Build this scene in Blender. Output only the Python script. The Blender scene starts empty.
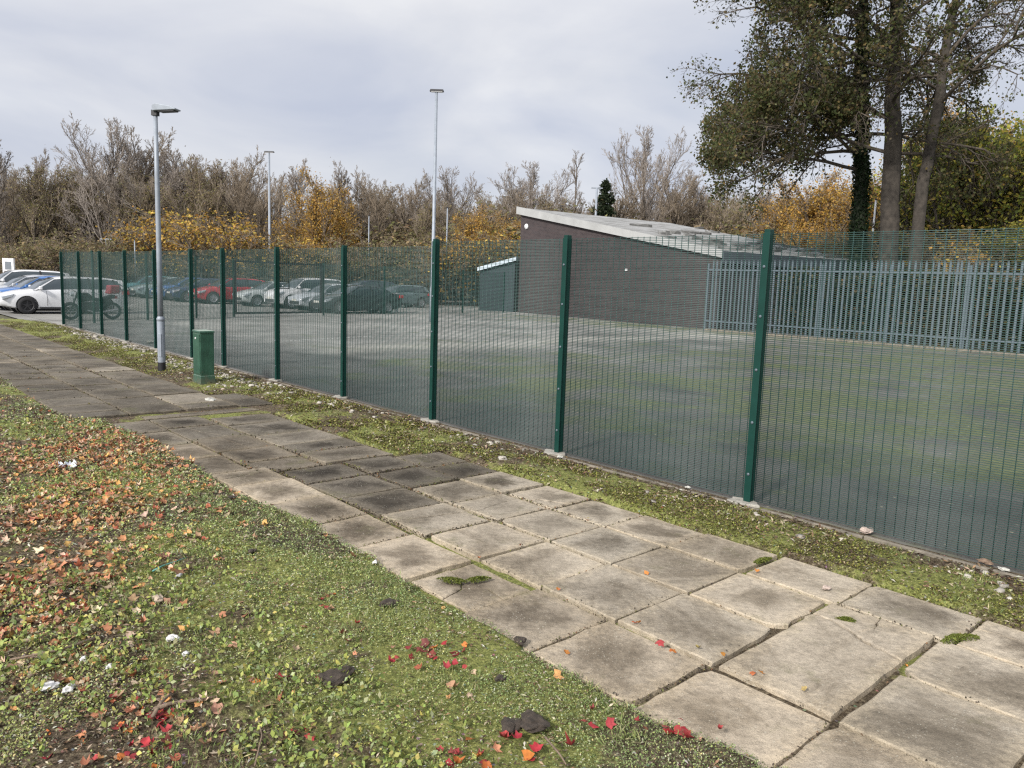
import bpy, bmesh, math, random
import numpy as np
from mathutils import Vector, Matrix
R = math.radians
C = bpy.context.scene.collection
rng = np.random.default_rng(7)
random.seed(7)

# ------------------------------------------------------------------ survey of the site
CAM_H = 1.916
PITCH, ROLL, F = 0.1318, 0.0345, 770.7
FW = np.array([0, math.cos(PITCH), -math.sin(PITCH)])
_r = np.array([1.0, 0, 0]); _u = np.cross(_r, FW)
RT = _r*math.cos(ROLL) + _u*math.sin(ROLL)
UP = -_r*math.sin(ROLL) + _u*math.cos(ROLL)
def at(px, py, z=0.0):
    """ground point seen at a pixel of the survey photo"""
    D = FW + RT*(px-512)/F + UP*(384-py)/F
    s = (z-CAM_H)/D[2]
    return (D[0]*s, D[1]*s)
def far(px, Y, py=None):
    """point at depth Y (world y) in the direction of column px; z of row py when given"""
    D = FW + RT*(px-512)/F + UP*(384-(py if py is not None else 280))/F
    s = Y/D[1]
    return (D[0]*s, Y, CAM_H + D[2]*s)
X0, Y0 = 2.030, 6.930
DX, DY = -0.67573, 0.73715       # along the fence
NX, NY = 0.73715, 0.67573        # across it, into the yard
def W(a, c, z=0.0):
    return (X0+a*DX+c*NX, Y0+a*DY+c*NY, z)
FANG = math.atan2(DY, DX)

# ------------------------------------------------------------------ helpers
def nrmz(v): return v/np.maximum(np.linalg.norm(v, axis=-1, keepdims=True), 1e-9)
def _hash(ix, iy, s):
    n = (ix*374761393 + iy*668265263 + s*1442695041) & 0xffffffff
    n = ((n ^ (n >> 13))*1274126177) & 0xffffffff
    return ((n ^ (n >> 16)) & 0xffff)/65535.0
def vnoise(x, y, s=0):
    x = np.asarray(x, float); y = np.asarray(y, float)
    ix = np.floor(x).astype(np.int64); iy = np.floor(y).astype(np.int64)
    fx = x-ix; fy = y-iy
    fx = fx*fx*(3-2*fx); fy = fy*fy*(3-2*fy)
    a = _hash(ix, iy, s); b = _hash(ix+1, iy, s); c = _hash(ix, iy+1, s); d = _hash(ix+1, iy+1, s)
    return (a*(1-fx)+b*fx)*(1-fy)+(c*(1-fx)+d*fx)*fy
def fbm(x, y, s=0, o=4):
    t = 0; amp = .5; f = 1
    for k in range(o):
        t = t+amp*vnoise(np.asarray(x)*f, np.asarray(y)*f, s+k*17); amp *= .5; f *= 2.03
    return t

def mesh_np(name, V, Fc, mat, parent=None, cols=None, smooth=False):
    """V (n,3); Fc list of (m,k) int arrays; cols (n,3) vertex colours"""
    me = bpy.data.meshes.new(name)
    if not isinstance(Fc, list): Fc = [Fc]
    Fc = [f for f in Fc if len(f)]
    nl = sum(f.size for f in Fc); nf = sum(len(f) for f in Fc)
    me.vertices.add(len(V)); me.vertices.foreach_set('co', np.ascontiguousarray(V, dtype=np.float32).ravel())
    me.loops.add(nl); me.loops.foreach_set('vertex_index', np.concatenate([f.ravel() for f in Fc]).astype(np.int32))
    me.polygons.add(nf)
    tot = np.concatenate([np.full(len(f), f.shape[1]) for f in Fc])
    st = np.concatenate([[0], np.cumsum(tot)[:-1]])
    me.polygons.foreach_set('loop_start', st.astype(np.int32))
    if cols is not None:
        ca = me.color_attributes.new('col', 'FLOAT_COLOR', 'POINT')
        cc = np.ones((len(V), 4), np.float32); cc[:, :3] = cols
        ca.data.foreach_set('color', cc.ravel())
    me.update(calc_edges=True); me.validate()
    if smooth: me.polygons.foreach_set('use_smooth', [True]*len(me.polygons))
    me.materials.append(mat)
    o = bpy.data.objects.new(name, me); C.objects.link(o)
    if parent: o.parent = parent
    return o

class MB:
    def __init__(s): s.v = []; s.f = []
    def box(s, x0, x1, y0, y1, z0, z1, M=None, tp=(1, 1)):
        b = len(s.v); cx = (x0+x1)/2; cy = (y0+y1)/2
        P = [(x0, y0, z0), (x1, y0, z0), (x1, y1, z0), (x0, y1, z0)]
        P += [(cx+(x-cx)*tp[0], cy+(y-cy)*tp[1], z1) for x, y, _ in P]
        if M is not None: P = [tuple(M @ Vector(p)) for p in P]
        s.v += P
        s.f += [tuple(b+i for i in q) for q in ((3, 2, 1, 0), (4, 5, 6, 7), (0, 1, 5, 4), (1, 2, 6, 5), (2, 3, 7, 6), (3, 0, 4, 7))]
        return s
    def tube(s, pts, rad, n=8, cap=True):
        pts = [Vector(p) for p in pts]
        if not isinstance(rad, (list, tuple)): rad = [rad]*len(pts)
        b = len(s.v)
        t0 = (pts[1]-pts[0]).normalized()
        u = t0.orthogonal().normalized()
        for i, p in enumerate(pts):
            t = (pts[min(i+1, len(pts)-1)]-pts[max(i-1, 0)]).normalized()
            u = (u-t*u.dot(t)).normalized(); w = t.cross(u)
            for k in range(n):
                a = 2*math.pi*k/n
                s.v.append(tuple(p+(u*math.cos(a)+w*math.sin(a))*rad[i]))
        for i in range(len(pts)-1):
            for k in range(n):
                k2 = (k+1) % n
                s.f.append((b+i*n+k, b+i*n+k2, b+(i+1)*n+k2, b+(i+1)*n+k))
        if cap:
            s.f.append(tuple(b+k for k in range(n))[::-1]); s.f.append(tuple(b+(len(pts)-1)*n+k for k in range(n)))
        return s
    def poly(s, P):
        b = len(s.v); s.v += [tuple(p) for p in P]; s.f.append(tuple(range(b, b+len(P)))); return s
    def prism(s, P, axis, lo, hi):
        """outline P (2D) extruded along axis"""
        def mk(p, h):
            return {'x': (h, p[0], p[1]), 'y': (p[0], h, p[1]), 'z': (p[0], p[1], h)}[axis]
        b = len(s.v); n = len(P)
        s.v += [mk(p, lo) for p in P]+[mk(p, hi) for p in P]
        s.f.append(tuple(range(b, b+n))[::-1]); s.f.append(tuple(range(b+n, b+2*n)))
        for i in range(n):
            j = (i+1) % n; s.f.append((b+i, b+j, b+n+j, b+n+i))
        return s
    def lathe(s, prof, n=20, axis='z', c=(0, 0, 0)):
        b = len(s.v)
        for r_, h in prof:
            for k in range(n):
                a = 2*math.pi*k/n; x, y = r_*math.cos(a), r_*math.sin(a)
                p = (x, y, h) if axis == 'z' else (x, h, y)
                s.v.append((p[0]+c[0], p[1]+c[1], p[2]+c[2]))
        for i in range(len(prof)-1):
            for k in range(n):
                k2 = (k+1) % n; s.f.append((b+i*n+k, b+i*n+k2, b+(i+1)*n+k2, b+(i+1)*n+k))
        return s
    def build(s, name, mat, parent=None, smooth=False, bevel=0.0, loc=None, fix=True):
        me = bpy.data.meshes.new(name); me.from_pydata(s.v, [], s.f)
        if fix or bevel:
            bm = bmesh.new(); bm.from_mesh(me)
            bmesh.ops.recalc_face_normals(bm, faces=bm.faces)
            bm.to_mesh(me); bm.free()
        if smooth: me.polygons.foreach_set('use_smooth', [True]*len(me.polygons))
        me.materials.append(mat)
        o = bpy.data.objects.new(name, me); C.objects.link(o)
        if bevel:
            m = o.modifiers.new('bevel', 'BEVEL'); m.width = bevel; m.segments = 2; m.limit_method = 'ANGLE'
        if parent: o.parent = parent
        if loc: o.location = loc
        return o

def tag(o, label=None, cat=None, group=None, kind=None):
    if label: o['label'] = label
    if cat: o['category'] = cat
    if group: o['group'] = group
    if kind: o['kind'] = kind
    return o
def thing(name, label, cat, loc=(0, 0, 0), rz=0, group=None):
    o = bpy.data.objects.new(name, None); C.objects.link(o)
    o.empty_display_size = .2
    o.location = loc; o.rotation_euler = (0, 0, rz)
    return tag(o, label, cat, group)
def copy_tree(o, parent=None):
    c = o.copy(); C.objects.link(c); c.parent = parent
    for ch in list(o.children): copy_tree(ch, c)
    return c

# ------------------------------------------------------------------ materials
def new_mat(name):
    m = bpy.data.materials.new(name); m.use_nodes = True
    nt = m.node_tree; b = nt.nodes['Principled BSDF']
    return m, nt, b
def node(nt, t, **k):
    n = nt.nodes.new(t)
    for a, v in k.items():
        if a in n.inputs: n.inputs[a].default_value = v
        else: setattr(n, a, v)
    return n
def ramp(nt, fac, stops):
    r = nt.nodes.new('ShaderNodeValToRGB')
    while len(r.color_ramp.elements) < len(stops): r.color_ramp.elements.new(.5)
    for e, (p, c) in zip(r.color_ramp.elements, stops):
        e.position = p; e.color = (*c, 1) if len(c) == 3 else c
    nt.links.new(fac, r.inputs[0]); return r.outputs[0]
def g3(v): return (v, v, v)
def noise(nt, scale, detail=5, rough=.55, coord=None, dist=0):
    n = nt.nodes.new('ShaderNodeTexNoise'); n.inputs['Scale'].default_value = scale
    n.inputs['Detail'].default_value = detail; n.inputs['Roughness'].default_value = rough
    n.inputs['Distortion'].default_value = dist
    if coord is None:
        coord = nt.nodes.new('ShaderNodeTexCoord').outputs['Object']
    nt.links.new(coord, n.inputs['Vector']); return n.outputs['Fac']
def mixc(nt, fac, a, b, mode='MIX'):
    m = nt.nodes.new('ShaderNodeMix'); m.data_type = 'RGBA'; m.blend_type = mode
    for sock, v in ((m.inputs[0], fac), (m.inputs[6], a), (m.inputs[7], b)):
        if hasattr(v, 'is_output') or hasattr(v, 'links'): nt.links.new(v, sock)
        elif isinstance(v, (int, float)): sock.default_value = v
        else: sock.default_value = (*v, 1)
    return m.outputs[2]
def bump(nt, b, h, strength=.3, dist=.02):
    n = nt.nodes.new('ShaderNodeBump'); n.inputs['Strength'].default_value = strength
    n.inputs['Distance'].default_value = dist
    nt.links.new(h, n.inputs['Height']); nt.links.new(n.outputs[0], b.inputs['Normal'])
def simple(name, col, rough=.6, metal=0, var=.15, scale=6, bmp=0, spec=.5):
    m, nt, b = new_mat(name)
    f = noise(nt, scale)
    c = ramp(nt, f, [(.3, tuple(x*(1-var) for x in col)), (.7, tuple(min(1, x*(1+var)) for x in col))])
    nt.links.new(c, b.inputs['Base Color'])
    b.inputs['Roughness'].default_value = rough; b.inputs['Metallic'].default_value = metal
    b.inputs['Specular IOR Level'].default_value = spec
    if bmp: bump(nt, b, noise(nt, scale*6), bmp, .01)
    return m
def vcol(name, rough=.7, var=.25, scale=40, trans=0, spec=.3):
    m, nt, b = new_mat(name)
    a = nt.nodes.new('ShaderNodeVertexColor'); a.layer_name = 'col'
    f = ramp(nt, noise(nt, scale, 2), [(.3, g3(1-var)), (.7, g3(1+var*.6))])
    c = mixc(nt, 1.0, a.outputs[0], f, 'MULTIPLY')
    nt.links.new(c, b.inputs['Base Color'])
    b.inputs['Roughness'].default_value = rough; b.inputs['Specular IOR Level'].default_value = spec
    if trans:
        t = nt.nodes.new('ShaderNodeBsdfTranslucent'); nt.links.new(c, t.inputs[0])
        mx = nt.nodes.new('ShaderNodeMixShader'); mx.inputs[0].default_value = trans
        nt.links.new(b.outputs[0], mx.inputs[1]); nt.links.new(t.outputs[0], mx.inputs[2])
        nt.links.new(mx.outputs[0], nt.nodes['Material Output'].inputs[0])
    return m
def paint(name, col, rough=.28, coat=.6, metal=0.0):
    m, nt, b = new_mat(name)
    f = noise(nt, 2.5, 6, .6)
    c = ramp(nt, f, [(.35, tuple(x*.86 for x in col)), (.7, col)])
    nt.links.new(c, b.inputs['Base Color'])
    r = ramp(nt, noise(nt, 9), [(.3, g3(rough*.8)), (.7, g3(rough*1.4))])
    nt.links.new(r, b.inputs['Roughness'])
    b.inputs['Coat Weight'].default_value = coat; b.inputs['Coat Roughness'].default_value = .12
    b.inputs['Metallic'].default_value = metal
    return m

M = {}
M['green_steel'] = simple('green_powder_coat', (.004, .036, .028), .5, 0, .12, 9, spec=.25)
M['mesh_wire'] = simple('green_wire', (.030, .070, .064), .45, 0, .1, 3)
M['galv'] = simple('galvanised_steel', (.105, .135, .158), .6, .2, .16, 14)
M['lamp_grey'] = simple('lamp_paint', (.25, .28, .32), .5, .1, .12, 7, .05)
M['black'] = simple('black_paint', (.012, .012, .014), .5, 0, .2)
M['rubber'] = simple('rubber', (.018, .018, .02), .8)
M['alloy'] = simple('alloy', (.42, .43, .45), .35, .6)
M['glass'] = simple('car_glass', (.035, .05, .06), .06, 0, .1, 2, spec=.8)
M['lens'] = simple('headlamp_lens', (.5, .54, .58), .1, .2, .1)
M['red_lens'] = simple('tail_lens', (.45, .015, .02), .2)
M['plate'] = simple('number_plate', (.55, .55, .5), .5)
M['dark_trim'] = simple('dark_trim', (.02, .02, .022), .5)
M['white_lamp'] = simple('white_plastic', (.7, .7, .7), .4)

# cabinet green, light falling on the top painted in as a paler colour
m, nt, b = new_mat('cabinet_green')
tc = nt.nodes.new('ShaderNodeTexCoord')
f = noise(nt, 5, 6, .65, tc.outputs['Object'])
c1 = ramp(nt, f, [(.3, (.014, .052, .032)), (.55, (.024, .080, .050)), (.8, (.045, .11, .075))])
mp = nt.nodes.new('ShaderNodeMapping'); mp.inputs['Scale'].default_value = (14, 14, .8); nt.links.new(tc.outputs['Object'], mp.inputs[0])
st = ramp(nt, noise(nt, 3, 4, .6, mp.outputs[0]), [(.5, g3(1)), (.68, g3(.6))])
c2 = mixc(nt, .7, c1, st, 'MULTIPLY')
geo = nt.nodes.new('ShaderNodeNewGeometry'); sp = nt.nodes.new('ShaderNodeSeparateXYZ'); nt.links.new(geo.outputs['Normal'], sp.inputs[0])
tf = ramp(nt, sp.outputs[2], [(.7, g3(0)), (.95, g3(.75))])
sz = nt.nodes.new('ShaderNodeSeparateXYZ'); nt.links.new(tc.outputs['Object'], sz.inputs[0])
dm = node(nt, 'ShaderNodeMath', operation='MULTIPLY_ADD'); nt.links.new(noise(nt, 9, 6, .7, tc.outputs['Object']), dm.inputs[0]); dm.inputs[1].default_value = .55; nt.links.new(sz.outputs[2], dm.inputs[2])
c2 = mixc(nt, ramp(nt, dm.outputs[0], [(.26, g3(.75)), (.46, g3(0))]), c2, (.10, .085, .055))
nt.links.new(mixc(nt, tf, c2, (.38, .45, .38)), b.inputs['Base Color']); b.inputs['Roughness'].default_value = .45
M['cabinet'] = m

# asphalt with moss patch and pale lines of wear
def asphalt():
    m, nt, b = new_mat('asphalt')
    tc = nt.nodes.new('ShaderNodeTexCoord').outputs['Object']
    big = noise(nt, .13, 5, .6, tc); mid = noise(nt, 1.3, 6, .65, tc); fine = noise(nt, 60, 3, .7, tc)
    base = ramp(nt, mid, [(.3, (.19, .185, .17)), (.5, (.26, .253, .235)), (.75, (.33, .32, .295))])
    base = mixc(nt, .6, base, ramp(nt, fine, [(.3, g3(.6)), (.55, g3(1.0)), (.8, g3(1.4))]), 'MULTIPLY')
    base = mixc(nt, .8, base, ramp(nt, big, [(.36, g3(.55)), (.5, g3(.95)), (.66, g3(1.3))]), 'MULTIPLY')
    base = mixc(nt, .6, base, ramp(nt, noise(nt, .5, 7, .7, tc, .7), [(.38, g3(.55)), (.5, g3(1)), (.62, g3(1.2))]), 'MULTIPLY')
    a0_ = nt.nodes.new('ShaderNodeVertexColor'); a0_.layer_name = 'col'; s0_ = nt.nodes.new('ShaderNodeSeparateColor'); nt.links.new(a0_.outputs[0], s0_.inputs[0])
    base = mixc(nt, s0_.outputs[2], base, mixc(nt, 1., base, (.40, .40, .385), 'MULTIPLY'))
    # moss where the vertex mask says, broken by noise
    a = nt.nodes.new('ShaderNodeVertexColor'); a.layer_name = 'col'
    sp = nt.nodes.new('ShaderNodeSeparateColor'); nt.links.new(a.outputs[0], sp.inputs[0])
    nz = noise(nt, .55, 9, .74, tc, .5)
    mu = nt.nodes.new('ShaderNodeMath'); mu.operation = 'MULTIPLY_ADD'; mu.inputs[1].default_value = 5.0; mu.inputs[2].default_value = -2.6
    nt.links.new(nz, mu.inputs[0])
    ad = nt.nodes.new('ShaderNodeMath'); ad.operation = 'ADD'; nt.links.new(mu.outputs[0], ad.inputs[0]); nt.links.new(sp.outputs[0], ad.inputs[1])
    mf = ramp(nt, ad.outputs[0], [(.30, g3(0)), (.95, g3(.8))])
    moss = ramp(nt, noise(nt, 7, 6, .7, tc), [(.3, (.045, .056, .020)), (.55, (.095, .115, .036)), (.8, (.18, .20, .07))])
    base = mixc(nt, mf, base, moss)
    # pale specks (leaves and grit)
    v = nt.nodes.new('ShaderNodeTexVoronoi'); v.inputs['Scale'].default_value = 5; nt.links.new(tc, v.inputs['Vector'])
    base = mixc(nt, ramp(nt, v.outputs['Distance'], [(.04, g3(.8)), (.09, g3(0))]), base, (.38, .34, .24))
    # worn pale dust bands
    base = mixc(nt, sp.outputs[1], base, (.40, .385, .34))
    nt.links.new(base, b.inputs['Base Color'])
    b.inputs['Roughness'].default_value = .85
    bump(nt, b, fine, .25, .008)
    return m
M['asphalt'] = asphalt()

def soil():
    m, nt, b = new_mat('verge_soil')
    tc = nt.nodes.new('ShaderNodeTexCoord').outputs['Object']
    a = nt.nodes.new('ShaderNodeVertexColor'); a.layer_name = 'col'
    sp = nt.nodes.new('ShaderNodeSeparateColor'); nt.links.new(a.outputs[0], sp.inputs[0])
    n1 = noise(nt, 3.2, 9, .72, tc); n2 = noise(nt, 34, 5, .75, tc); n3 = noise(nt, 110, 2, .6, tc)
    dirt = ramp(nt, n2, [(.3, (.028, .021, .014)), (.47, (.085, .064, .042)), (.62, (.20, .165, .11)), (.78, (.48, .43, .33))])
    moss = ramp(nt, n2, [(.28, (.055, .062, .022)), (.45, (.15, .165, .05)), (.6, (.27, .28, .09)), (.78, (.42, .40, .18))])
    mu = nt.nodes.new('ShaderNodeMath'); mu.operation = 'MULTIPLY_ADD'; mu.inputs[1].default_value = 2.2; mu.inputs[2].default_value = -1.1
    nt.links.new(n1, mu.inputs[0])
    ad = nt.nodes.new('ShaderNodeMath'); ad.operation = 'ADD'; nt.links.new(mu.outputs[0], ad.inputs[0]); nt.links.new(sp.outputs[0], ad.inputs[1])
    c = mixc(nt, ramp(nt, ad.outputs[0], [(.35, g3(0)), (.65, g3(1))]), dirt, moss)
    c = mixc(nt, .7, c, ramp(nt, n3, [(.3, g3(.55)), (.5, g3(1)), (.75, g3(1.6))]), 'MULTIPLY')
    v = nt.nodes.new('ShaderNodeTexVoronoi'); v.inputs['Scale'].default_value = 22; nt.links.new(tc, v.inputs['Vector'])
    pf = nt.nodes.new('ShaderNodeMath'); pf.operation = 'MULTIPLY'
    nt.links.new(ramp(nt, v.outputs['Distance'], [(.10, g3(1)), (.2, g3(0))]), pf.inputs[0]); nt.links.new(sp.outputs[1], pf.inputs[1])
    c = mixc(nt, pf.outputs[0], c, v.outputs['Color'])
    hs = nt.nodes.new('ShaderNodeHueSaturation'); hs.inputs['Saturation'].default_value = .35; hs.inputs['Value'].default_value = .55
    nt.links.new(v.outputs['Color'], hs.inputs['Color'])
    pale = mixc(nt, .8, hs.outputs[0], (.42, .37, .27))
    c = mixc(nt, pf.outputs[0], c, pale)
    nt.links.new(c, b.inputs['Base Color']); b.inputs['Roughness'].default_value = .95
    b.inputs['Specular IOR Level'].default_value = .15
    bump(nt, b, n2, .9, .03)
    return m
M['soil'] = soil()

def slab_mat():
    m, nt, b = new_mat('concrete_slab')
    tc = nt.nodes.new('ShaderNodeTexCoord').outputs['Object']
    a = nt.nodes.new('ShaderNodeVertexColor'); a.layer_name = 'col'
    uv = nt.nodes.new('ShaderNodeUVMap'); uv.uv_map = 'uv'
    # centre mask 0 at the slab's rim, 1 inside
    sx = nt.nodes.new('ShaderNodeSeparateXYZ'); nt.links.new(uv.outputs[0], sx.inputs[0])
    def tri(o):
        s = node(nt, 'ShaderNodeMath', operation='SUBTRACT'); nt.links.new(o, s.inputs[0]); s.inputs[1].default_value = .5
        ab = node(nt, 'ShaderNodeMath', operation='ABSOLUTE'); nt.links.new(s.outputs[0], ab.inputs[0])
        return ab.outputs[0]
    mx = node(nt, 'ShaderNodeMath', operation='MAXIMUM'); nt.links.new(tri(sx.outputs[0]), mx.inputs[0]); nt.links.new(tri(sx.outputs[1]), mx.inputs[1])
    n1 = noise(nt, 3.3, 7, .65, tc, .6); n2 = noise(nt, 22, 6, .7, tc); n3 = noise(nt, 160, 2, .6, tc)
    wob = node(nt, 'ShaderNodeMath', operation='MULTIPLY_ADD'); nt.links.new(n1, wob.inputs[0]); wob.inputs[1].default_value = .95; nt.links.new(mx.outputs[0], wob.inputs[2])
    stain = ramp(nt, wob.outputs[0], [(.62, g3(1)), (.84, g3(0))])
    base = mixc(nt, .85, a.outputs[0], ramp(nt, n2, [(.3, g3(.68)), (.5, g3(1)), (.75, g3(1.3))]), 'MULTIPLY')
    dark = mixc(nt, 1., base, (.40, .385, .37), 'MULTIPLY')
    sm_ = node(nt, 'ShaderNodeMath', operation='MULTIPLY'); nt.links.new(stain, sm_.inputs[0]); nt.links.new(a.outputs[1], sm_.inputs[1])
    c = mixc(nt, sm_.outputs[0], base, dark)
    bl_ = ramp(nt, noise(nt, 1.15, 8, .68, tc, .8), [(.34, (.36, .34, .31)), (.44, (.64, .62, .59)), (.53, g3(1.0)), (.68, g3(1.28))])
    c = mixc(nt, .8, c, bl_, 'MULTIPLY')
    # bare sandy rims
    w2 = node(nt, 'ShaderNodeMath', operation='MULTIPLY_ADD'); nt.links.new(n2, w2.inputs[0]); w2.inputs[1].default_value = .35; nt.links.new(mx.outputs[0], w2.inputs[2])
    rim = ramp(nt, w2.outputs[0], [(.54, g3(0)), (.70, g3(.45))])
    c = mixc(nt, rim, c, mixc(nt, 1., base, (1.25, 1.2, 1.08), 'MULTIPLY'))
    c = mixc(nt, .6, c, ramp(nt, n3, [(.3, g3(.7)), (.5, g3(1)), (.72, g3(1.45))]), 'MULTIPLY')
    # lichen spots and dark spots
    for sc, col, lo, hi in ((26, (.50, .47, .38), .09, .15), (13, (.055, .05, .045), .04, .08), (60, (.46, .44, .37), .14, .24), (42, (.06, .055, .045), .10, .16)):
        v = nt.nodes.new('ShaderNodeTexVoronoi'); v.inputs['Scale'].default_value = sc; nt.links.new(tc, v.inputs['Vector'])
        f = node(nt, 'ShaderNodeMath', operation='MULTIPLY')
        nt.links.new(ramp(nt, v.outputs['Distance'], [(lo, g3(.6)), (hi, g3(0))]), f.inputs[0])
        nt.links.new(ramp(nt, noise(nt, 2.1+sc*.05, 3, .6, tc), [(.45, g3(0)), (.6, g3(1))]), f.inputs[1])
        c = mixc(nt, f.outputs[0], c, col)
    # a film of moss here and there
    mo = ramp(nt, noise(nt, 1.7, 9, .8, tc), [(.56, g3(0)), (.70, g3(.6))])
    c = mixc(nt, mo, c, (.11, .11, .045))
    nt.links.new(c, b.inputs['Base Color']); b.inputs['Roughness'].default_value = .88; b.inputs['Specular IOR Level'].default_value = .25
    ad = node(nt, 'ShaderNodeMath', operation='MULTIPLY_ADD'); nt.links.new(n3, ad.inputs[0]); ad.inputs[1].default_value = .35; nt.links.new(n2, ad.inputs[2])
    bump(nt, b, ad.outputs[0], .8, .014)
    return m
M['slab'] = slab_mat()

def brick():
    m, nt, b = new_mat('dark_brick')
    tc = nt.nodes.new('ShaderNodeTexCoord').outputs['Object']
    sx = nt.nodes.new('ShaderNodeSeparateXYZ'); nt.links.new(tc, sx.inputs[0])
    ad = node(nt, 'ShaderNodeMath', operation='ADD'); nt.links.new(sx.outputs[0], ad.inputs[0]); nt.links.new(sx.outputs[1], ad.inputs[1])
    cb = nt.nodes.new('ShaderNodeCombineXYZ'); nt.links.new(ad.outputs[0], cb.inputs[0]); nt.links.new(sx.outputs[2], cb.inputs[1])
    bt = nt.nodes.new('ShaderNodeTexBrick'); nt.links.new(cb.outputs[0], bt.inputs['Vector'])
    bt.inputs['Color1'].default_value = (.030, .022, .024, 1); bt.inputs['Color2'].default_value = (.048, .034, .034, 1)
    bt.inputs['Mortar'].default_value = (.075, .068, .068, 1); bt.inputs['Scale'].default_value = 1
    bt.inputs['Mortar Size'].default_value = .006; bt.inputs['Brick Width'].default_value = .225; bt.inputs['Row Height'].default_value = .075
    c = mixc(nt, .7, bt.outputs['Color'], ramp(nt, noise(nt, 1.1, 6, .65, tc), [(.3, g3(.7)), (.7, g3(1.25))]), 'MULTIPLY')
    nt.links.new(c, b.inputs['Base Color']); b.inputs['Roughness'].default_value = .85
    bump(nt, b, bt.outputs['Fac'], -.3, .01)
    return m
M['brick'] = brick()

def roofm():
    m, nt, b = new_mat('weathered_roof_felt')
    tc = nt.nodes.new('ShaderNodeTexCoord').outputs['Object']
    mp = nt.nodes.new('ShaderNodeMapping'); mp.inputs['Scale'].default_value = (1.6, .35, 1); nt.links.new(tc, mp.inputs[0])
    c = ramp(nt, noise(nt, 1.6, 8, .7, mp.outputs[0]), [(.34, (.08, .08, .075)), (.45, (.22, .22, .21)), (.6, (.36, .365, .365)), (.8, (.50, .50, .50))])
    nt.links.new(c, b.inputs['Base Color']); b.inputs['Roughness'].default_value = .7
    return m
M['roof'] = roofm()
M['fascia'] = simple('grey_fascia', (.34, .345, .34), .6, 0, .12, 1.2)
M['dark_fascia'] = simple('dark_fascia', (.055, .065, .08), .6, 0, .2, 2)
M['concrete'] = simple('rough_concrete', (.30, .285, .25), .9, 0, .3, 14, .5)
M['kerb'] = simple('edging_concrete', (.17, .15, .12), .95, 0, .45, 9, .6)
M['white_line'] = simple('worn_white_line', (.42, .42, .40), .8, 0, .3, 8)
M['bark'] = simple('bark', (.085, .070, .055), .95, 0, .4, 7, .8)
M['bark_pale'] = simple('pale_bark', (.12, .098, .078), .95, 0, .45, 5, .9)
M['bark_big'] = simple('furrowed_bark', (.046, .039, .032), .95, 0, .5, 4, 1.0)
M['bark_ivy'] = simple('ivy_stem', (.03, .038, .022), .9, 0, .4, 9, .8)
M['twig'] = simple('twig', (.235, .19, .14), .95, 0, .25, .4)
M['twig_pale'] = simple('pale_twig', (.27, .235, .205), .95, 0, .2, .4)
M['leaf'] = vcol('leaf', .6, .25, 3, .45)
M['ground_leaf'] = vcol('ground_leaf', .65, .25, 60, .15, .3)
M['stone'] = vcol('stone', .9, .25, 60)
M['wood'] = simple('dead_stick', (.19, .14, .10), .9, 0, .35, 25, .6)
M['clod'] = simple('dark_clod', (.055, .042, .032), .95, 0, .5, 40, .9)
M['hose'] = simple('teal_hose', (.12, .34, .31), .5)
M['paper'] = simple('crumpled_paper', (.62, .66, .74), .7)
M['field'] = simple('far_ground', (.10, .095, .05), .95, 0, .4, .3)
M['shed'] = simple('shed_cladding', (.025, .038, .045), .6, .2, .2, 1)
M['shed_roof'] = simple('shed_roof_sheet', (.50, .58, .64), .5, .1, .1, 2)

# ------------------------------------------------------------------ ground sheets
def sheet(name, pts, z, mat):
    return tag(MB().poly([(x, y, z) for x, y in pts]).build(name, mat, fix=False), kind='structure')
g = sheet('ground', [(900*math.cos(t*math.pi/24), 900*math.sin(t*math.pi/24)) for t in range(48)], -.06, M['field'])

# car park: graded grid in yard coordinates with a moss mask and pale wear bands
def in_moss(x, y):
    out = np.zeros_like(x)
    a = (x-X0)*DX+(y-Y0)*DY; c = (x-X0)*NX+(y-Y0)*NY
    e = (fbm(x*.22, y*.22, 5)-.45)*9
    # spreads right of the yard, strongest near the palisade
    s1 = 1/(1+np.exp(-(11-a+e)/2.6))*1/(1+np.exp(-(c-1.5+e*.3)/1.0))
    s3 = .75*np.exp(-((a-3.5)/4)**2-((c-10)/8)**2)
    s1 = np.maximum(s1*.95, s3)
    s2 = .9*np.exp(-((c-24)/3.2)**2)*(1/(1+np.exp(-(29-a)/2)))
    return np.clip(np.maximum(s1*.92, s2), 0, 1), a, c
ga = np.concatenate([np.linspace(-26, 60, 216)])
gc = np.concatenate([np.linspace(-.02, 60, 151)])
A, Cc = np.meshgrid(ga, gc, indexing='ij')
Xg = X0+A*DX+Cc*NX; Yg = Y0+A*DY+Cc*NY
mo, _, _ = in_moss(Xg, Yg)
mo = np.clip(mo, 0, 1)
dampm = 1/(1+np.exp(-(12.3-A+(fbm(Xg*.25, Yg*.25, 15)-.45)*12)/1.6))
band = .6*np.exp(-((A-14.4+fbm(Xg*.3, Yg*.3, 9)*2.4-1.1)/.9)**2)*(Cc > 3)*(Cc < 22)
band2 = .35*np.exp(-((Cc-23.4+.6*fbm(Xg*.4, Yg*.4, 3))/.35)**2)*(A < 34)
cols = np.stack([mo, np.clip((band+band2)*(fbm(Xg*1.5, Yg*1.5, 4)*1.6), 0, 1), dampm], -1).reshape(-1, 3)
nA, nC = A.shape
idx = np.arange(nA*nC).reshape(nA, nC)
Fq = np.stack([idx[:-1, :-1], idx[1:, :-1], idx[1:, 1:], idx[:-1, 1:]], -1).reshape(-1, 4)[:, ::-1]
Vg = np.stack([Xg, Yg, np.full_like(Xg, -.008)], -1).reshape(-1, 3)
yard = tag(mesh_np('car_park', Vg, Fq, M['asphalt'], cols=cols), kind='structure')
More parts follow.
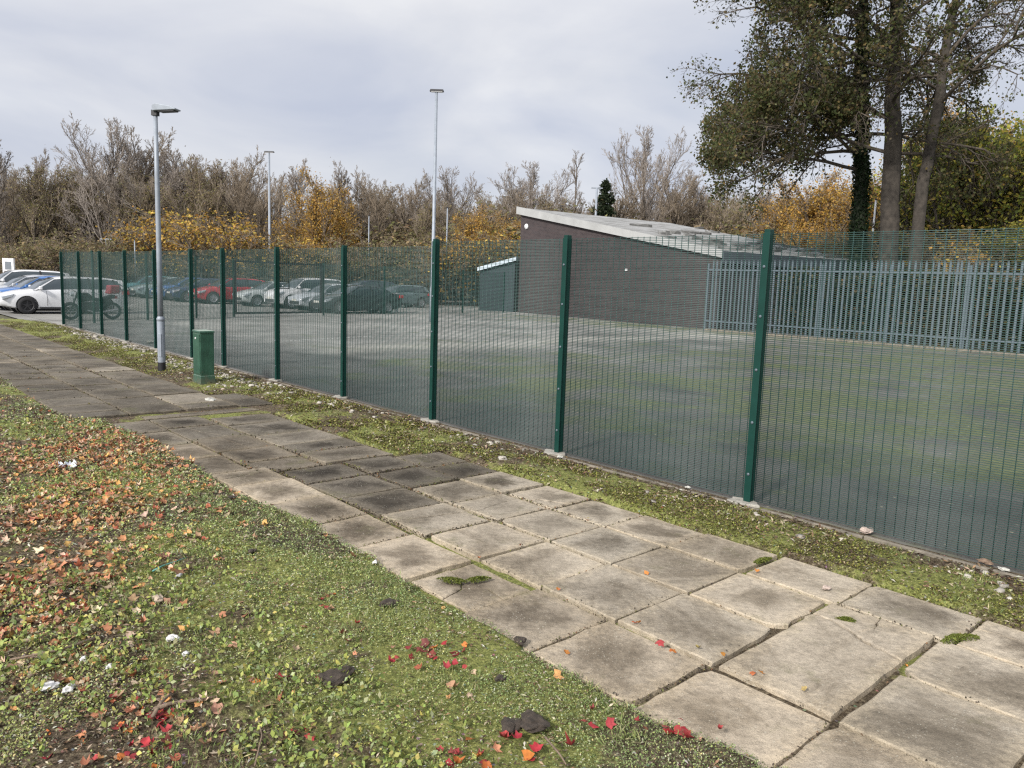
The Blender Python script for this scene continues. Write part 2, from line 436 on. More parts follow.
# the road surface outside the yard, past the far corner, under the parked cars
e1 = at(0, 313.5); e2 = at(60, 330)
pa = [W(60, -.03), W(24.7, -.03), (e2[0], e2[1]), (e1[0], e1[1]), (e1[0]-22, e1[1]+12), (-75, 75), (-60, 100), (-20, 100)]
P2 = np.array([(p[0], p[1], -.010) for p in pa])
mesh_np('road', P2, [np.arange(len(P2))[None, ::-1]], M['asphalt'], cols=np.zeros((len(P2), 3)))['kind'] = 'structure'

def line(p, q, w, name='parking_line', z=-.004):
    p = Vector((*p[:2], 0)); q = Vector((*q[:2], 0)); t = (q-p).normalized(); n = Vector((-t.y, t.x, 0))*w/2
    return tag(MB().poly([(v.x, v.y, z) for v in (p-n, q-n, q+n, p+n)]).build(name, M['white_line'], fix=False), kind='structure')
line(at(122, 304.2), at(262, 304.8), .22)
line(at(282, 341), at(372, 336), .10)
line(at(20, 309.5), at(60, 309.5), .10)

# ------------------------------------------------------------------ near terrain (verges)
def left_edge(a):
    e = np.where(a < 6.9, -3.45+.03*np.sin(a*1.7), -3.83)
    return e+.22*(fbm(a*1.8, a*0+3, 21)-.45)+.07*(vnoise(a*14, a*0, 22)-.5)
def right_edge(a):
    e = np.where(a < 3.0, -1.02, np.where(a < 6.3, -1.50, np.where(a < 8.2, -1.18, -1.68)))
    return e+.13*(fbm(a*2.4, a*0+9, 31)-.45)
def terrain(a, c):
    le, re = left_edge(a), right_edge(a)
    lump = (fbm(a*1.3, c*1.3, 41)-.47)*.10+(fbm(a*6, c*6, 42, 3)-.45)*.065+(fbm(a*19, c*19, 43, 2)-.4)*.028
    dl = np.clip((le-c)/.04, 0, 1); dr = np.clip((c-re)/.05, 0, 1)
    side = np.maximum(dl, dr)
    zin = -.030+.022*(fbm(a*9, c*9, 44, 2)-.4)
    zl = .020+lump*np.clip((le-c)/.5, .25, 1)+.03*np.clip((le-c)/.6, 0, 1)
    zr = .010+lump*.5+.03*np.exp(-((c+.75)/.3)**2)*(a > -3)
    z = np.where(c < (le+re)/2, zl, zr)
    z = (zin+.028*np.clip((a-6.4)/.5, 0, 1))*(1-side)+np.maximum(z, -.012)*side
    # falls to the kerb by the fence
    z = z*(1-.7*np.clip((c+.35)/.3, 0, 1))
    return z
def agrid():
    a = list(np.arange(-10.2, -4.2, .06))+[-4.2]
    while a[-1] < 34: a.append(a[-1]+max(.028, .011*max(0, a[-1]+2)))
    return np.array(a)
av = agrid(); cv = np.concatenate([np.arange(-14, -7.5, .12), np.arange(-7.5, .015, .03)])
A, Cc = np.meshgrid(av, cv, indexing='ij')
# cut the strip at the kerb behind the far corner
Z = terrain(A, Cc)
Xg = X0+A*DX+Cc*NX; Yg = Y0+A*DY+Cc*NY
strip = (Cc > right_edge(A)).astype(float)
gr = np.clip(.26+.45*(fbm(A*.8, Cc*.8, 51)-.45)*4, 0, 1)
gr = np.where(strip > 0, .50+.9*(fbm(A*1.4, Cc*1.4, 53)-.47)*3+.3*np.exp(-((Cc+.8)/.25)**2)-.9*np.clip((Cc+.28)/.2, 0, 1), gr)
gr = np.where(strip < 1, gr-.8*np.clip((fbm(A*.9+3, Cc*.9, 67, 5)-.48)*7, 0, 1), gr)
gr = np.where((strip < 1) & (Cc > left_edge(A)-1.6), gr+.35, gr)
gr = np.where((strip < 1) & (Cc < -4.6) & (A > 1.5), .35, gr)
gr = np.where((A > 8.2) & (A < 12.5) & (strip > 0), gr-.45, gr)
peb = np.clip(.25+.9*(Cc > -.45)*(strip), 0, 1)+.5*((A > 8.6) & (A < 12.5) & (strip > 0))+.5*((Cc < -3.8) & (A > 6) & (A < 9))
cols = np.stack([np.clip(gr, 0, 1), np.clip(peb, 0, 1), gr*0], -1).reshape(-1, 3)
nA, nC = A.shape
idx = np.arange(nA*nC).reshape(nA, nC)
keep = ~((A[:-1, :-1] > 24.9) & (Cc[:-1, :-1] > -(A[:-1, :-1]-24.9)*.30-.05))
Fq = np.stack([idx[:-1, :-1], idx[1:, :-1], idx[1:, 1:], idx[:-1, 1:]], -1)[keep].reshape(-1, 4)[:, ::-1]
tag(mesh_np('verge', np.stack([Xg, Yg, Z], -1).reshape(-1, 3), Fq, M['soil'], cols=cols, smooth=True), kind='structure')

# ------------------------------------------------------------------ path of concrete slabs
class Slabs:
    V = []; Fa = []; col = []; uv = []; J = []
sl = Slabs()
def slab(a0, a1, c0, c1, tone, dz=0, tilt=(0, 0), warm=0.0, crack=None, notch=None):
    """one flag: rounded-rim box with slight tilt; crack = polyline across in uv"""
    j = .006
    a0 += random.uniform(0, j)+.006; a1 -= random.uniform(0, j)+.006; c0 += random.uniform(0, j)+.005; c1 -= random.uniform(0, j)+.005
    rot = random.uniform(-.006, .006)
    ca, cc = (a0+a1)/2, (c0+c1)/2
    tone *= .93; col = (tone*(1.10+warm), tone*(.965+warm*.3), tone*(.77-warm*.3))
    stn = random.choice((.15, .4, .55, .7, .85, 1.0))*(.45 if a0 > 6.5 else 1)
    sl.J.append((a0, a1, c0, c1, dz))
    pieces = [[(0, 0), (1, 0), (1, 1), (0, 1)]]
    if crack: pieces = crack
    for P in pieces:
        Q = []
        for k in range(len(P)):
            p0, p1 = P[k], P[(k+1) % len(P)]
            m_ = 7 if a0 < 3.5 else 4
            Q.append((p0[0], p0[1]))
            for t in range(1, m_):
                f = t/m_; jx = random.gauss(0, .0045); jy = random.gauss(0, .0045)
                if random.random() < .06: jx, jy = jx*3.2, jy*3.2
                Q.append((p0[0]+(p1[0]-p0[0])*f+jx, p0[1]+(p1[1]-p0[1])*f+jy))
        if not crack and a0 < 8 and random.random() < .55:      # a corner knocked off
            k = random.randrange(len(P)); i0 = k*m_
            mxq, myq = .5, .5; q = Q[i0]; f_ = random.uniform(.03, .10)
            Q[i0] = (q[0]+(mxq-q[0])*f_, q[1]+(myq-q[1])*f_*random.uniform(.4, 1.4))
        P = Q
        n = len(P); b = len(sl.V)
        pz = random.uniform(-.004, .004) if crack else 0
        mx = sum(p[0] for p in P)/n; my = sum(p[1] for p in P)/n
        for ring, (ins, z) in enumerate(((.0, -.055), (.0, -.006), (.007, 0.0))):
            for (u, v) in P:
                du, dv = mx-u, my-v; L = math.hypot(du, dv)
                sh = (ins+(.003 if crack else 0))/max(.3, a1-a0)
                uu, vv = u+du/L*sh*1.4, v+dv/L*sh*1.4
                a = a0+uu*(a1-a0); c = c0+vv*(c1-c0)
                da, dc = a-ca, c-cc
                a = ca+da*math.cos(rot)-dc*math.sin(rot); c = cc+da*math.sin(rot)+dc*math.cos(rot)
                zz = z+dz+pz+tilt[0]*(a-ca)+tilt[1]*(c-cc)
                sl.V.append(W(a, c, zz)); sl.col.append((*col, stn)); sl.uv.append((u, v))
        sl.Fa.append(tuple(b+2*n+k for k in range(n)))
        for r_ in range(2):
            for k in range(n):
                k2 = (k+1) % n
                sl.Fa.append((b+r_*n+k, b+r_*n+k2, b+(r_+1)*n+k2, b+(r_+1)*n+k))
def tone_at(a, c):
    t = .335
    if a > .9: t = .29
    if 1.3 < a < 2.6 and c < -2.2: t = .16
    if 1.9 < a < 3.4 and c > -3: t = .115
    if 3.4 <= a < 6.9: t = .155
    if a >= 6.9: t = .125
    if a > 11: t = .14
    if a > 3.4 and random.random() < .12: t *= 1.6
    if c < -2.9 and a < 3.3: t = max(t, .30)
    return t*random.uniform(.78, 1.14)
def rcrack():
    x = random.uniform(.25, .75); y = random.uniform(.3, .7); x2 = x+random.uniform(-.2, .2)
    if random.random() < .5: return [[(0, 0), (x, 0), ((x+x2)/2+.04, y), (x2, 1), (0, 1)], [(x, 0), (1, 0), (1, 1), (x2, 1), ((x+x2)/2+.04, y)]]
    if random.random() < .5: return [[(0, 0), (1, 0), (1, y), (.5, y+.06), (0, x)], [(0, x), (.5, y+.06), (1, y), (1, 1), (0, 1)]]
    return [[(0, 0), (x, 0), (x-.05, y*.5), (0, y)], [(x, 0), (1, 0), (1, 1), (0, 1), (0, y), (x-.05, y*.5)]]
def fill(c0, c1, joints, **k):
    for a0, a1 in zip(joints[:-1], joints[1:]):
        am = (a0+a1)/2
        ck = rcrack() if random.random() < (.10 if am < 1 else .34) else None
        slab(a0, a1, c0, c1, tone_at(am, (c0+c1)/2), dz=k.get('dz', 0)+random.uniform(-.007, .007), tilt=(random.gauss(0, .007), random.gauss(0, .007)), warm=.06 if (c0 < -2.9 and am < 5) else random.uniform(-.01, .03), crack=ck)
# near section: four columns, joints as surveyed
fill(-3.50, -2.87, [-9.5, -8.85, -8.2, -7.58, -6.95, -6.3, -5.65, -5.0, -4.35, -3.67, -3.0, -2.35, -1.69, -1.02, -.43]); 
slab(-.42, .18, -3.43, -2.90, .31, -.012, (0.0, .02), .05, crack=[[(0, 0), (.42, 0), (.50, .36), (.33, .62), (0, .55)], [(.42, 0), (1, 0), (1, .62), (.72, .55), (.50, .36)], [(0, .55), (.33, .62), (.50, .36), (.72, .55), (1, .62), (1, 1), (0, 1)]])
fill(-3.46, -2.89, [.19, .90, 1.52, 2.2, 2.9, 3.45])
fill(-2.84, -2.19, [-9.5, -8.85, -8.2, -7.58, -6.95, -6.3, -5.65, -5.0, -4.3, -3.66, -3.0]); slab(-3.0, -2.36, -2.86, -2.17, .35, .0); 
# the raised flag with the Y-shaped crack
slab(-2.34, -1.72, -2.84, -1.58, .345, .006, (-.006, .012), .03, crack=[[(0, 0), (1, 0), (1, .52), (1, .80), (.80, .80), (.52, .74), (.40, .70), (0, .64)], [(0, .64), (.40, .70), (.52, .74), (.44, .86), (.50, 1), (0, 1)], [(.52, .74), (.80, .80), (1, .80), (1, 1), (.50, 1), (.44, .86)]])
fill(-2.84, -2.19, [-1.70, -1.05, -.43, .18, .78])
fill(-2.17, -1.58, [-9.5, -8.85, -8.2, -7.58, -6.95, -6.3, -5.65, -5.0, -4.35, -3.7, -3.02, -2.355]); fill(-2.17, -1.58, [-1.70, -1.08, -.44, .16, .77, 1.36, 1.96])
fill(-2.86, -2.19, [.80, 1.42, 2.05, 2.65, 3.2])
fill(-1.56, -1.04, [-9.5, -8.85, -8.2, -7.58, -6.95, -6.3, -5.65, -5.0, -4.35, -3.7, -3.05, -2.42, -1.76]); 
slab(-1.76, -1.10, -1.55, -1.02, .36, .0, (.008, .012), .02, crack=[[(0, 0), (1, 0), (1, .45), (.6, .38), (.35, .55), (0, .5)], [(0, .5), (.35, .55), (.6, .38), (1, .45), (1, 1), (0, 1)]])
fill(-1.56, -1.04, [-1.08, -.46, .14, .74, 1.32]); fill(-1.60, -1.06, [1.34, 1.98, 2.5, 3.1])
fill(-2.17, -1.60, [1.98, 2.62, 3.2])
# middle section, three wide columns
fill(-3.53, -3.05, [3.47, 4.15, 4.95, 5.75, 6.5]); fill(-3.03, -2.38, [3.22, 3.72, 4.35, 5.09, 5.9, 6.6]); fill(-2.36, -1.52, [3.22, 3.80, 4.25, 4.95, 5.70, 6.3])
fill(-3.05, -1.52, [6.62, 6.85])
# far section, sitting a little higher
dzf = .035
for (c0, c1, off) in ((-3.88, -3.16, 0), (-3.14, -2.43, .35), (-2.41, -1.70, .1)):
    js = [6.95]; a = 6.95+off+.35
    while a < 34: js.append(a); a += random.choice([.64, .66, .66, .95])
    fill(c0, c1, js, dz=dzf)
fill(-1.68, -1.16, [6.9, 7.55, 8.15], dz=.02)
fill(-4.6, -3.9, [11.2, 11.9, 12.6, 13.3, 14.0, 14.7, 15.4, 16.1, 16.8, 17.5], dz=.02)
me = bpy.data.meshes.new('path'); me.from_pydata(sl.V, [], sl.Fa)
ca_ = me.color_attributes.new('col', 'FLOAT_COLOR', 'POINT')
ca_.data.foreach_set('color', np.array(sl.col, np.float32).ravel())
ul = me.uv_layers.new(name='uv'); li = np.zeros(len(me.loops), np.int32); me.loops.foreach_get('vertex_index', li)
ul.data.foreach_set('uv', np.array(sl.uv, np.float32)[li].ravel())
me.materials.append(M['slab'])
path = bpy.data.objects.new('path', me); C.objects.link(path); path['kind'] = 'structure'
bm = bmesh.new(); bm.from_mesh(me); bmesh.ops.recalc_face_normals(bm, faces=bm.faces); bm.to_mesh(me); bm.free()

# ------------------------------------------------------------------ kerb edging along the fence foot
mb = MB(); a = -10.3; i = 0
while a < 24.8:
    L = .9; w = .035
    M4 = Matrix.Translation(W(a+L/2, -.13+random.uniform(-.012, .012), random.uniform(-.03, -.012))) @ Matrix.Rotation(FANG+random.uniform(-.012, .012), 4, 'Z') @ Matrix.Rotation(random.uniform(-.008, .008), 4, 'Y')
    mb.box(-L/2+.006, L/2-.006, -w/2, w/2, -.1, .045, M4); a += L; i += 1
tag(mb.build('kerb', M['kerb'], bevel=.006), kind='structure')

# ------------------------------------------------------------------ green mesh fence
KP = [-.21-3*2.27, -.21-2*2.27, -.21-2.27, -.21, 2.19, 4.58, 6.94, 9.26, 11.67, 13.40, 15.78, 18.10, 20.40, 22.72, 24.86]
FH = 2.41; STEP = .055
fence = thing('mesh_fence', 'long dark green welded mesh security fence beside the slab path', 'fence', W(0, 0, 0), FANG)
# local x runs along the fence, local y = away from the yard is +? (rotating +x by 90 deg gives -across)
def make_panel(L, H, vs=.0762, hs=.0170, w=.0046, z0=.03):
    V = []; Q = []
    def bar(x0, x1, z0_, z1_, y0, y1):
        b = len(V)
        V.extend([(x0, y0, z0_), (x1, y0, z0_), (x1, y1, z0_), (x0, y1, z0_), (x0, y0, z1_), (x1, y0, z1_), (x1, y1, z1_), (x0, y1, z1_)])
        Q.extend([(b, b+1, b+5, b+4), (b+2, b+3, b+7, b+6), (b+3, b+2, b+1, b), (b+4, b+5, b+6, b+7), (b+1, b+2, b+6, b+5), (b+3, b, b+4, b+7)])
    n = int(H/hs)
    for k in range(n+1):
        z = z0+k*(H-z0)/n; bar(0, L, z-w/2, z+w/2, 0, w)
    m_ = int(L/vs); off = (L-m_*vs)/2
    for k in range(m_+1):
        x = off+k*vs; bar(x-w*.6, x+w*.6, z0, H+.008, w, 2.1*w)
    return np.array(V, float), np.array(Q)
post_mb = MB().box(-.027, .027, -.04, .03, -.1, FH+.03).box(-.034, .034, .0301, .037, .02, FH-.0)
post0 = None; bolt_mesh = None
for i, k in enumerate(KP):
    H_ = FH if k < 4.0 else FH-STEP
    if k > 4.0 and k < 5: H_ = FH
    if post0 is None:
        p = post_mb.build('post', M['green_steel'], fence, bevel=.004); post0 = p
    else:
        p = post0.copy(); C.objects.link(p); p.parent = fence
    p.location = (k, 0, 0); p.scale.z = (H_+.03)/(FH+.03)
    for zb in (.28, .75, 1.22, 1.69, 2.12):
        if bolt_mesh is None:
            bo = MB().lathe([(0, .0371), (.013, .0371), (.013, .043), (.006, .048), (0, .048)], 10, 'y').build('bolt', M['galv'], p); bolt_mesh = bo.data
        else:
            bo = bpy.data.objects.new('bolt', bolt_mesh); C.objects.link(bo); bo.parent = p
        bo.location = (0.0, 0, zb)
for i in range(len(KP)-1):
    L = KP[i+1]-KP[i]; H_ = FH if KP[i] < 4 else FH-STEP
    V, Q = make_panel(L-.02, H_-.01)
    V[:, 0] += KP[i]+.01; V[:, 1] = -V[:, 1]-.042
    mesh_np('mesh_panel', V, Q[:, ::-1], M['mesh_wire'], fence)
# concrete collars at the foot of the posts: rough pads
gpad = 'concrete pads at the fence posts'
for i, k in enumerate(KP[3:]):
    mb = MB(); n = 11; s = .16 if i < 7 else .2
    pts = [(s*random.uniform(.7, 1.25)*math.cos(t*2*math.pi/n), s*.7*random.uniform(.6, 1.2)*math.sin(t*2*math.pi/n)) for t in range(n)]
    mb.prism(pts, 'z', -.04, .028)
    o = mb.build('concrete_pad', M['concrete'], bevel=.008, loc=W(k+.03, -.03, 0))
    o.rotation_euler.z = FANG
    nm = ['nearest', 'second nearest', 'third nearest', 'fourth nearest', 'fifth nearest', 'sixth nearest', 'seventh nearest', 'eighth nearest', 'ninth nearest', 'tenth nearest', 'eleventh nearest', 'farthest'][i]
    tag(o, 'rough pale concrete footing round the %s post of the green fence' % nm, 'footing', gpad)

# return fence with a gate, closing the yard at the far end
RP = [W(a_, c_)[:2] for a_, c_ in ((24.86, 0), (26.0, 1.2), (27.4, 3.4), (28.4, 5.6), (29.2, 7.5), (30.1, 12.3), (30.8, 16.2), (31.5, 19.7), (32.0, 22.4), (32.4, 26.0))]
rf = thing('mesh_fence', 'green mesh cross fence with a framed gate closing the far end of the yard', 'fence', (*RP[0], 0))
o0 = Vector((*RP[0], 0))
RH = 2.45
for i, p in enumerate(RP[1:]):
    v = Vector((*p, 0))-o0
    q = Vector((*RP[i], 0))-o0
    ang = math.atan2(v.y-q.y, v.x-q.x); L = (v-q).length
    pm = MB().box(-.03, .03, -.03, .03, -.05, RH+.04, Matrix.Rotation(ang, 4, 'Z')).build('post', M['green_steel'], rf, loc=v)
    if i == 4:
        # the gate leaf: framed mesh
        gt = MB()
        for (x0, x1, z0, z1) in ((.05, L-.1, RH-.09, RH-.03), (.05, L-.1, .12, .18), (.05, .11, .18, RH-.09), (L-.16, L-.1, .18, RH-.09)):
            gt.box(x0-.02, x1+.02, -.035, .035, z0-.012, z1+.012)
        gf = gt.build('gate', M['black'], rf, loc=q); gf.rotation_euler.z = ang
        V, Q = make_panel(L-.25, RH-.32, .0762, .0381, .0055); V[:, 0] += .11; V[:, 2] += .17
        mesh_np('gate_mesh', V, Q, M['mesh_wire'], gf)
        pl_ = MB()
        for (x0, x1, z0, z1) in ((0, .8, .32, .36), (0, .8, 0, .04), (0, .04, .04, .32), (.76, .8, .04, .32)): pl_.box(x0+L*.42, x1+L*.42, -.07, -.04, z0+1.22, z1+1.22)
        pl_.build('latch_guard', M['black'], gf)
    else:
        V, Q = make_panel(L, RH, .0762, .0381, .0055)
        o = mesh_np('mesh_panel', V, Q, M['mesh_wire'], rf); o.location = q; o.rotation_euler.z = ang

# ------------------------------------------------------------------ street lamps
bx, by = at(162, 371)
lamp = thing('street_lamp', 'grey street lamp with a black painted foot standing on the verge by the cabinet', 'street lamp', (bx, by, 0))
MB().lathe([(.071, -.05), (.071, .17)], 20).build('base_band', M['black'], lamp, smooth=True)
MB().lathe([(.069, .17), (.069, .94), (.066, .96), (.073, .965), (.073, 1.0), (.052, 1.04)], 20).build('base_section', M['lamp_grey'], lamp, smooth=True)
MB().tube([(0, 0, 1.0), (0, 0, 2.2), (0, 0, 3.6), (0, 0, 4.78)], [.050, .046, .042, .036], 16).build('column', M['lamp_grey'], lamp, smooth=True)
MB().box(-.004, .05, -.075, -.066, .28, .72, Matrix.Translation((-.02, 0, 0))).build('door', M['lamp_grey'], lamp, bevel=.003)
hd = MB()
prof = [(z_[0]+.04, z_[1]-.15) for z_ in [(-.05, 4.92), (-.05, 5.03), (.02, 5.055), (.30, 5.01), (.41, 4.965), (.40, 4.945), (.02, 4.93)]]
hd.prism(prof, 'y', -.10, .10)
h_ = hd.build('lamp_head', M['lamp_grey'], lamp, bevel=.012); h_.rotation_euler.z = R(-8)
MB().prism([(.09, 4.776), (.41, 4.794), (.40, 4.775), (.10, 4.762)], 'y', -.08, .08).build('diffuser', M['dark_trim'], h_)
MB().box(-.055, .05, -.05, .05, 4.70, 4.80).build('bracket', M['dark_trim'], h_)

def tall_lamp(px, base_y_depth, top_y, label, arm=.35, r=.075, side=1):
    x, y, z = far(px, base_y_depth, top_y)
    r = r*base_y_depth/35
    t = thing('street_lamp', label, 'street lamp', (x, y, 0))
    MB().tube([(0, 0, 0), (0, 0, z*.15), (0, 0, z*.16), (0, 0, z)], [r*1.3, r*1.3, r, r*.7], 12).build('column', M['lamp_grey'], t, smooth=True)
    MB().box(-arm*.9, arm, -.11, .11, z-.03, z+.07, None, (.9, .6)).build('lamp_head', M['dark_trim'], t, bevel=.02)
    MB().box(-arm*.7, arm*.8, -.09, .09, z-.045, z-.031).build('diffuser', M['white_lamp'], t)
    return t
tall_lamp(436.5, 35, 91, 'tallest grey lamp column, rising behind the middle of the green fence', .33, .085)
tall_lamp(269, 62, 152, 'slim tall grey lamp column behind the gate, left of the orange trees', .42, .06)
tall_lamp(273.5, 88, 193, 'far thin lamp column just right of the slim grey one', .42, .05)
def pole(px, Y, top, label, r=.05, mat='lamp_grey', tee=0, lean=0, cat='pole'):
    x, y, z = far(px, Y, top)
    t = thing('pole', label, cat, (x, y, 0))
    MB().tube([(0, 0, 0), (lean*.5, 0, z*.5), (lean, 0, z)], [r, r*.9, r*.8], 10).build('shaft', M[mat], t, smooth=True)
    if tee: MB().box(-tee, tee, -.05, .05, z-.06, z+.04).build('crossbar', M[mat], t)
    else: MB().lathe([(r*1.2, 0), (r*1.2, .08), (0, .1)], 10).build('cap', M['dark_trim'], t, loc=(lean, 0, z))
pole(369, 60, 216, 'thin pale pole behind the cars, right of the orange trees', .045)
pole(447.5, 60, 208, 'thin pale pole just right of the tallest lamp column', .06)
pole(597, 70, 188, 'short pale pole showing above the dark building roof', .12, tee=.5)
pole(876, 50, 200, 'slim white pole between the ivy trunk and the thickest trunk', .07, 'white_lamp')
pole(106, 62, 239, 'pale T-shaped pole behind the far corner of the fence', .06, tee=.45)
pole(134.5, 58, 240, 'thin grey pole among the trees left of the near street lamp', .05)

# ------------------------------------------------------------------ green cabinet
cab = thing('utility_cabinet', 'faded green metal utility cabinet on the verge beside the street lamp', 'cabinet', W(9.55, -1.20, 0), FANG)
MB().box(-.17, .17, -.115, .115, .14, .89).build('cabinet_body', M['cabinet'], cab, bevel=.008)
MB().box(-.20, .20, -.145, .145, -.06, .15, None, (.88, .84)).build('plinth', M['cabinet'], cab, bevel=.01)
MB().box(-.185, .185, -.13, .13, .885, .915, None, (.94, .92)).build('lid', M['cabinet'], cab, bevel=.006)
dr = MB().box(-.15, .15, .1155, .124, .18, .86).build('door', M['cabinet'], cab, bevel=.004)
MB().lathe([(0, .1245), (.018, .1245), (.018, .132), (0, .134)], 12, 'y').build('lock', M['white_lamp'], dr, loc=(.02, 0, .78))

# ------------------------------------------------------------------ dark building with mono-pitch roof
bA0, bA1, bC0, bC1 = 16.6, 32.6, 25.3, 38.6
ZL, ZH = 3.55, 6.35
bl = thing('building', 'dark brick single storey building with a pale sloping roof edge behind the yard', 'building', W(bA0, bC0, 0), FANG-R(7.2))
# local x: along, local y: minus across
LA = bA1-bA0; LC = bC1-bC0
def zroof(x): return ZL+(ZH-ZL)*x/LA
w = MB()
w.poly([(0, 0, -.1), (LA, 0, -.1), (LA, 0, ZH), (0, 0, ZL)]); w.poly([(0, -LC, -.1), (0, -LC, ZL), (LA, -LC, ZH), (LA, -LC, -.1)])
w.poly([(0, 0, -.1), (0, 0, ZL), (0, -LC, ZL), (0, -LC, -.1)]); w.poly([(LA, 0, -.1), (LA, -LC, -.1), (LA, -LC, ZH), (LA, 0, ZH)])
w.build('wall', M['brick'], bl)
ov = .25
def xz(x, dz): return (x, zroof(x)+dz)
rfm = MB().prism([xz(-ov, .03), xz(LA+ov, .03), xz(LA+ov, .16), xz(-ov, .16)], 'y', -LC-ov, ov*.6).build('roof', M['roof'], bl)
MB().prism([xz(-ov, -.16), xz(LA+ov, -.24), xz(LA+ov, .22), xz(-ov, .19)], 'y', ov*.6+.003, ov*.6+.06).build('verge_board', M['fascia'], rfm)
MB().box(-ov-.06, -ov-.003, -LC-ov, ov*.6, ZL-.45, ZL+.10).build('fascia', M['dark_fascia'], rfm)
felt_m = simple('torn_felt', (.17, .17, .165), .9, 0, .7, 1.7)
for k in range(44):
    x = abs(random.gauss(0, .45))*LA*.8+.1; y = random.uniform(-LC, -.6)
    if x > LA-1: continue
    n = 9; s = random.uniform(.2, .6); fl = MB()
    pts = [(x+s*.4*random.uniform(.4, 1)*math.cos(t*6.283/n), y+s*1.9*random.uniform(.5, 1)*math.sin(t*6.283/n)) for t in range(n)]
    for q in pts: fl.v.append((q[0], q[1], zroof(q[0])+.163))
    for q in pts: fl.v.append((q[0], q[1], zroof(q[0])+.18+random.uniform(.02, .16)))
    fl.f.append(tuple(range(n, 2*n)))
    for t in range(n): fl.f.append((t, (t+1) % n, n+(t+1) % n, n+t))
    fl.build('torn_felt', felt_m, rfm)
MB().tube([(-.10, .06, ZL-.3), (-.10, .06, .05)], .045, 8).build('downpipe', M['dark_trim'], bl)
# round bulkhead light under the high corner, small lamp on the wall
ln = MB().lathe([(0, 0), (.17, 0), (.17, .05), (.13, .10), (0, .12)], 20, 'y').build('wall_light', M['white_lamp'], bl, smooth=True, loc=(LA-.65, .002, ZH-1.0))
MB().box(-.07, .07, .001, .08, -.05, .05).build('wall_light', M['white_lamp'], bl, bevel=.01, loc=(6.2, 0, 2.75))

# small lean-to beside the building
lx, ly, _ = far(480, 50.5); rx, ry, _ = far(514.5, 50.0)
sh = thing('lean_to', 'small blue grey lean-to with a pale sloping roof against the dark building', 'shed', (lx, ly, 0), math.atan2(ry-ly, rx-lx))
Ls = math.hypot(rx-lx, ry-ly)
s_top = far(514, ly, 259)[2]; s_low = far(481, ly, 269)[2]
MB().prism([(0, -.05), (Ls, -.05), (Ls, s_top-.12), (0, s_low-.12)], 'y', 0, 2.5).build('wall', M['shed'], sh)
MB().prism([(-.15, s_low-.13), (Ls+.1, s_top-.11), (Ls+.1, s_top+.12), (-.15, s_low+.10)], 'y', -.2, 2.6).build('roof', M['shed_roof'], sh)

# ------------------------------------------------------------------ palisade fence
pal = thing('palisade_fence', 'galvanised steel palisade fence at the back right of the yard', 'fence', W(0, 24.85, 0), FANG)
PA0, PA1, PH = -10.0, 16.95, 3.16
pale_mb = MB()
def pale_mesh():
    P = [(-.044, 0), (-.028, .02), (.028, .02), (.044, 0), (.040, -.002), (.025, .016), (-.025, .016), (-.040, -.002)]
    return P
mbp = MB(); outline = pale_mesh()
mbp.prism(outline, 'z', .08, PH)
t = len(mbp.v)
# split spiked head
for x in (-.018, 0, .018):
    mbp.poly([(x-.011, .012, PH), (x+.011, .012, PH), (x*1.6, .022, PH+.10)])
pale0 = None
PP = .205
n_p = int((PA1-PA0)/PP)
vis = list(range(n_p))
for k in vis[-100:] if False else vis:
    pass
# 100 pales in front of the lens are single parts, the rest (hidden beyond the right edge) are one part
seen = [k for k in vis if PA0+k*PP > -2][:100]
for k in seen:
    if pale0 is None: pale0 = mbp.build('pale', M['galv'], pal); o = pale0
    else:
        o = pale0.copy(); C.objects.link(o); o.parent = pal
    o.location = (PA0+k*PP, 0, random.uniform(-.012, .012)); o.rotation_euler.y = random.gauss(0, .006)
rest = MB()
for k in vis:
    if k in seen: continue
    x = PA0+k*PP
    rest.prism([(p_[0]+x, p_[1]) for p_ in outline], 'z', .08, PH)
rest.build('pale_run', M['galv'], pal)['kind'] = 'stuff'
for z in (.42, PH-.38):
    MB().box(PA0, PA1, -.05, -.003, z-.025, z+.025).build('rail', M['galv'], pal)
x = PA1
while x > PA0:
    MB().box(x-.05, x+.05, -.14, -.052, -.1, PH-.1).build('post', M['galv'], pal); x -= 2.75
# pale strip of broken concrete at its foot
mb = MB(); a = -10
while a < 15.4:
    L = random.uniform(1.2, 2.2); mb.box(a, a+L-.02, .5, .75+random.uniform(-.04, .04), -.05, .10+random.uniform(-.03, .02)); a += L
o = mb.build('footing_strip', M['kerb'], bevel=.02, loc=W(0, 24.85, 0)); o.rotation_euler.z = FANG
tag(o, 'low broken concrete kerb at the foot of the palisade fence', 'kerb')

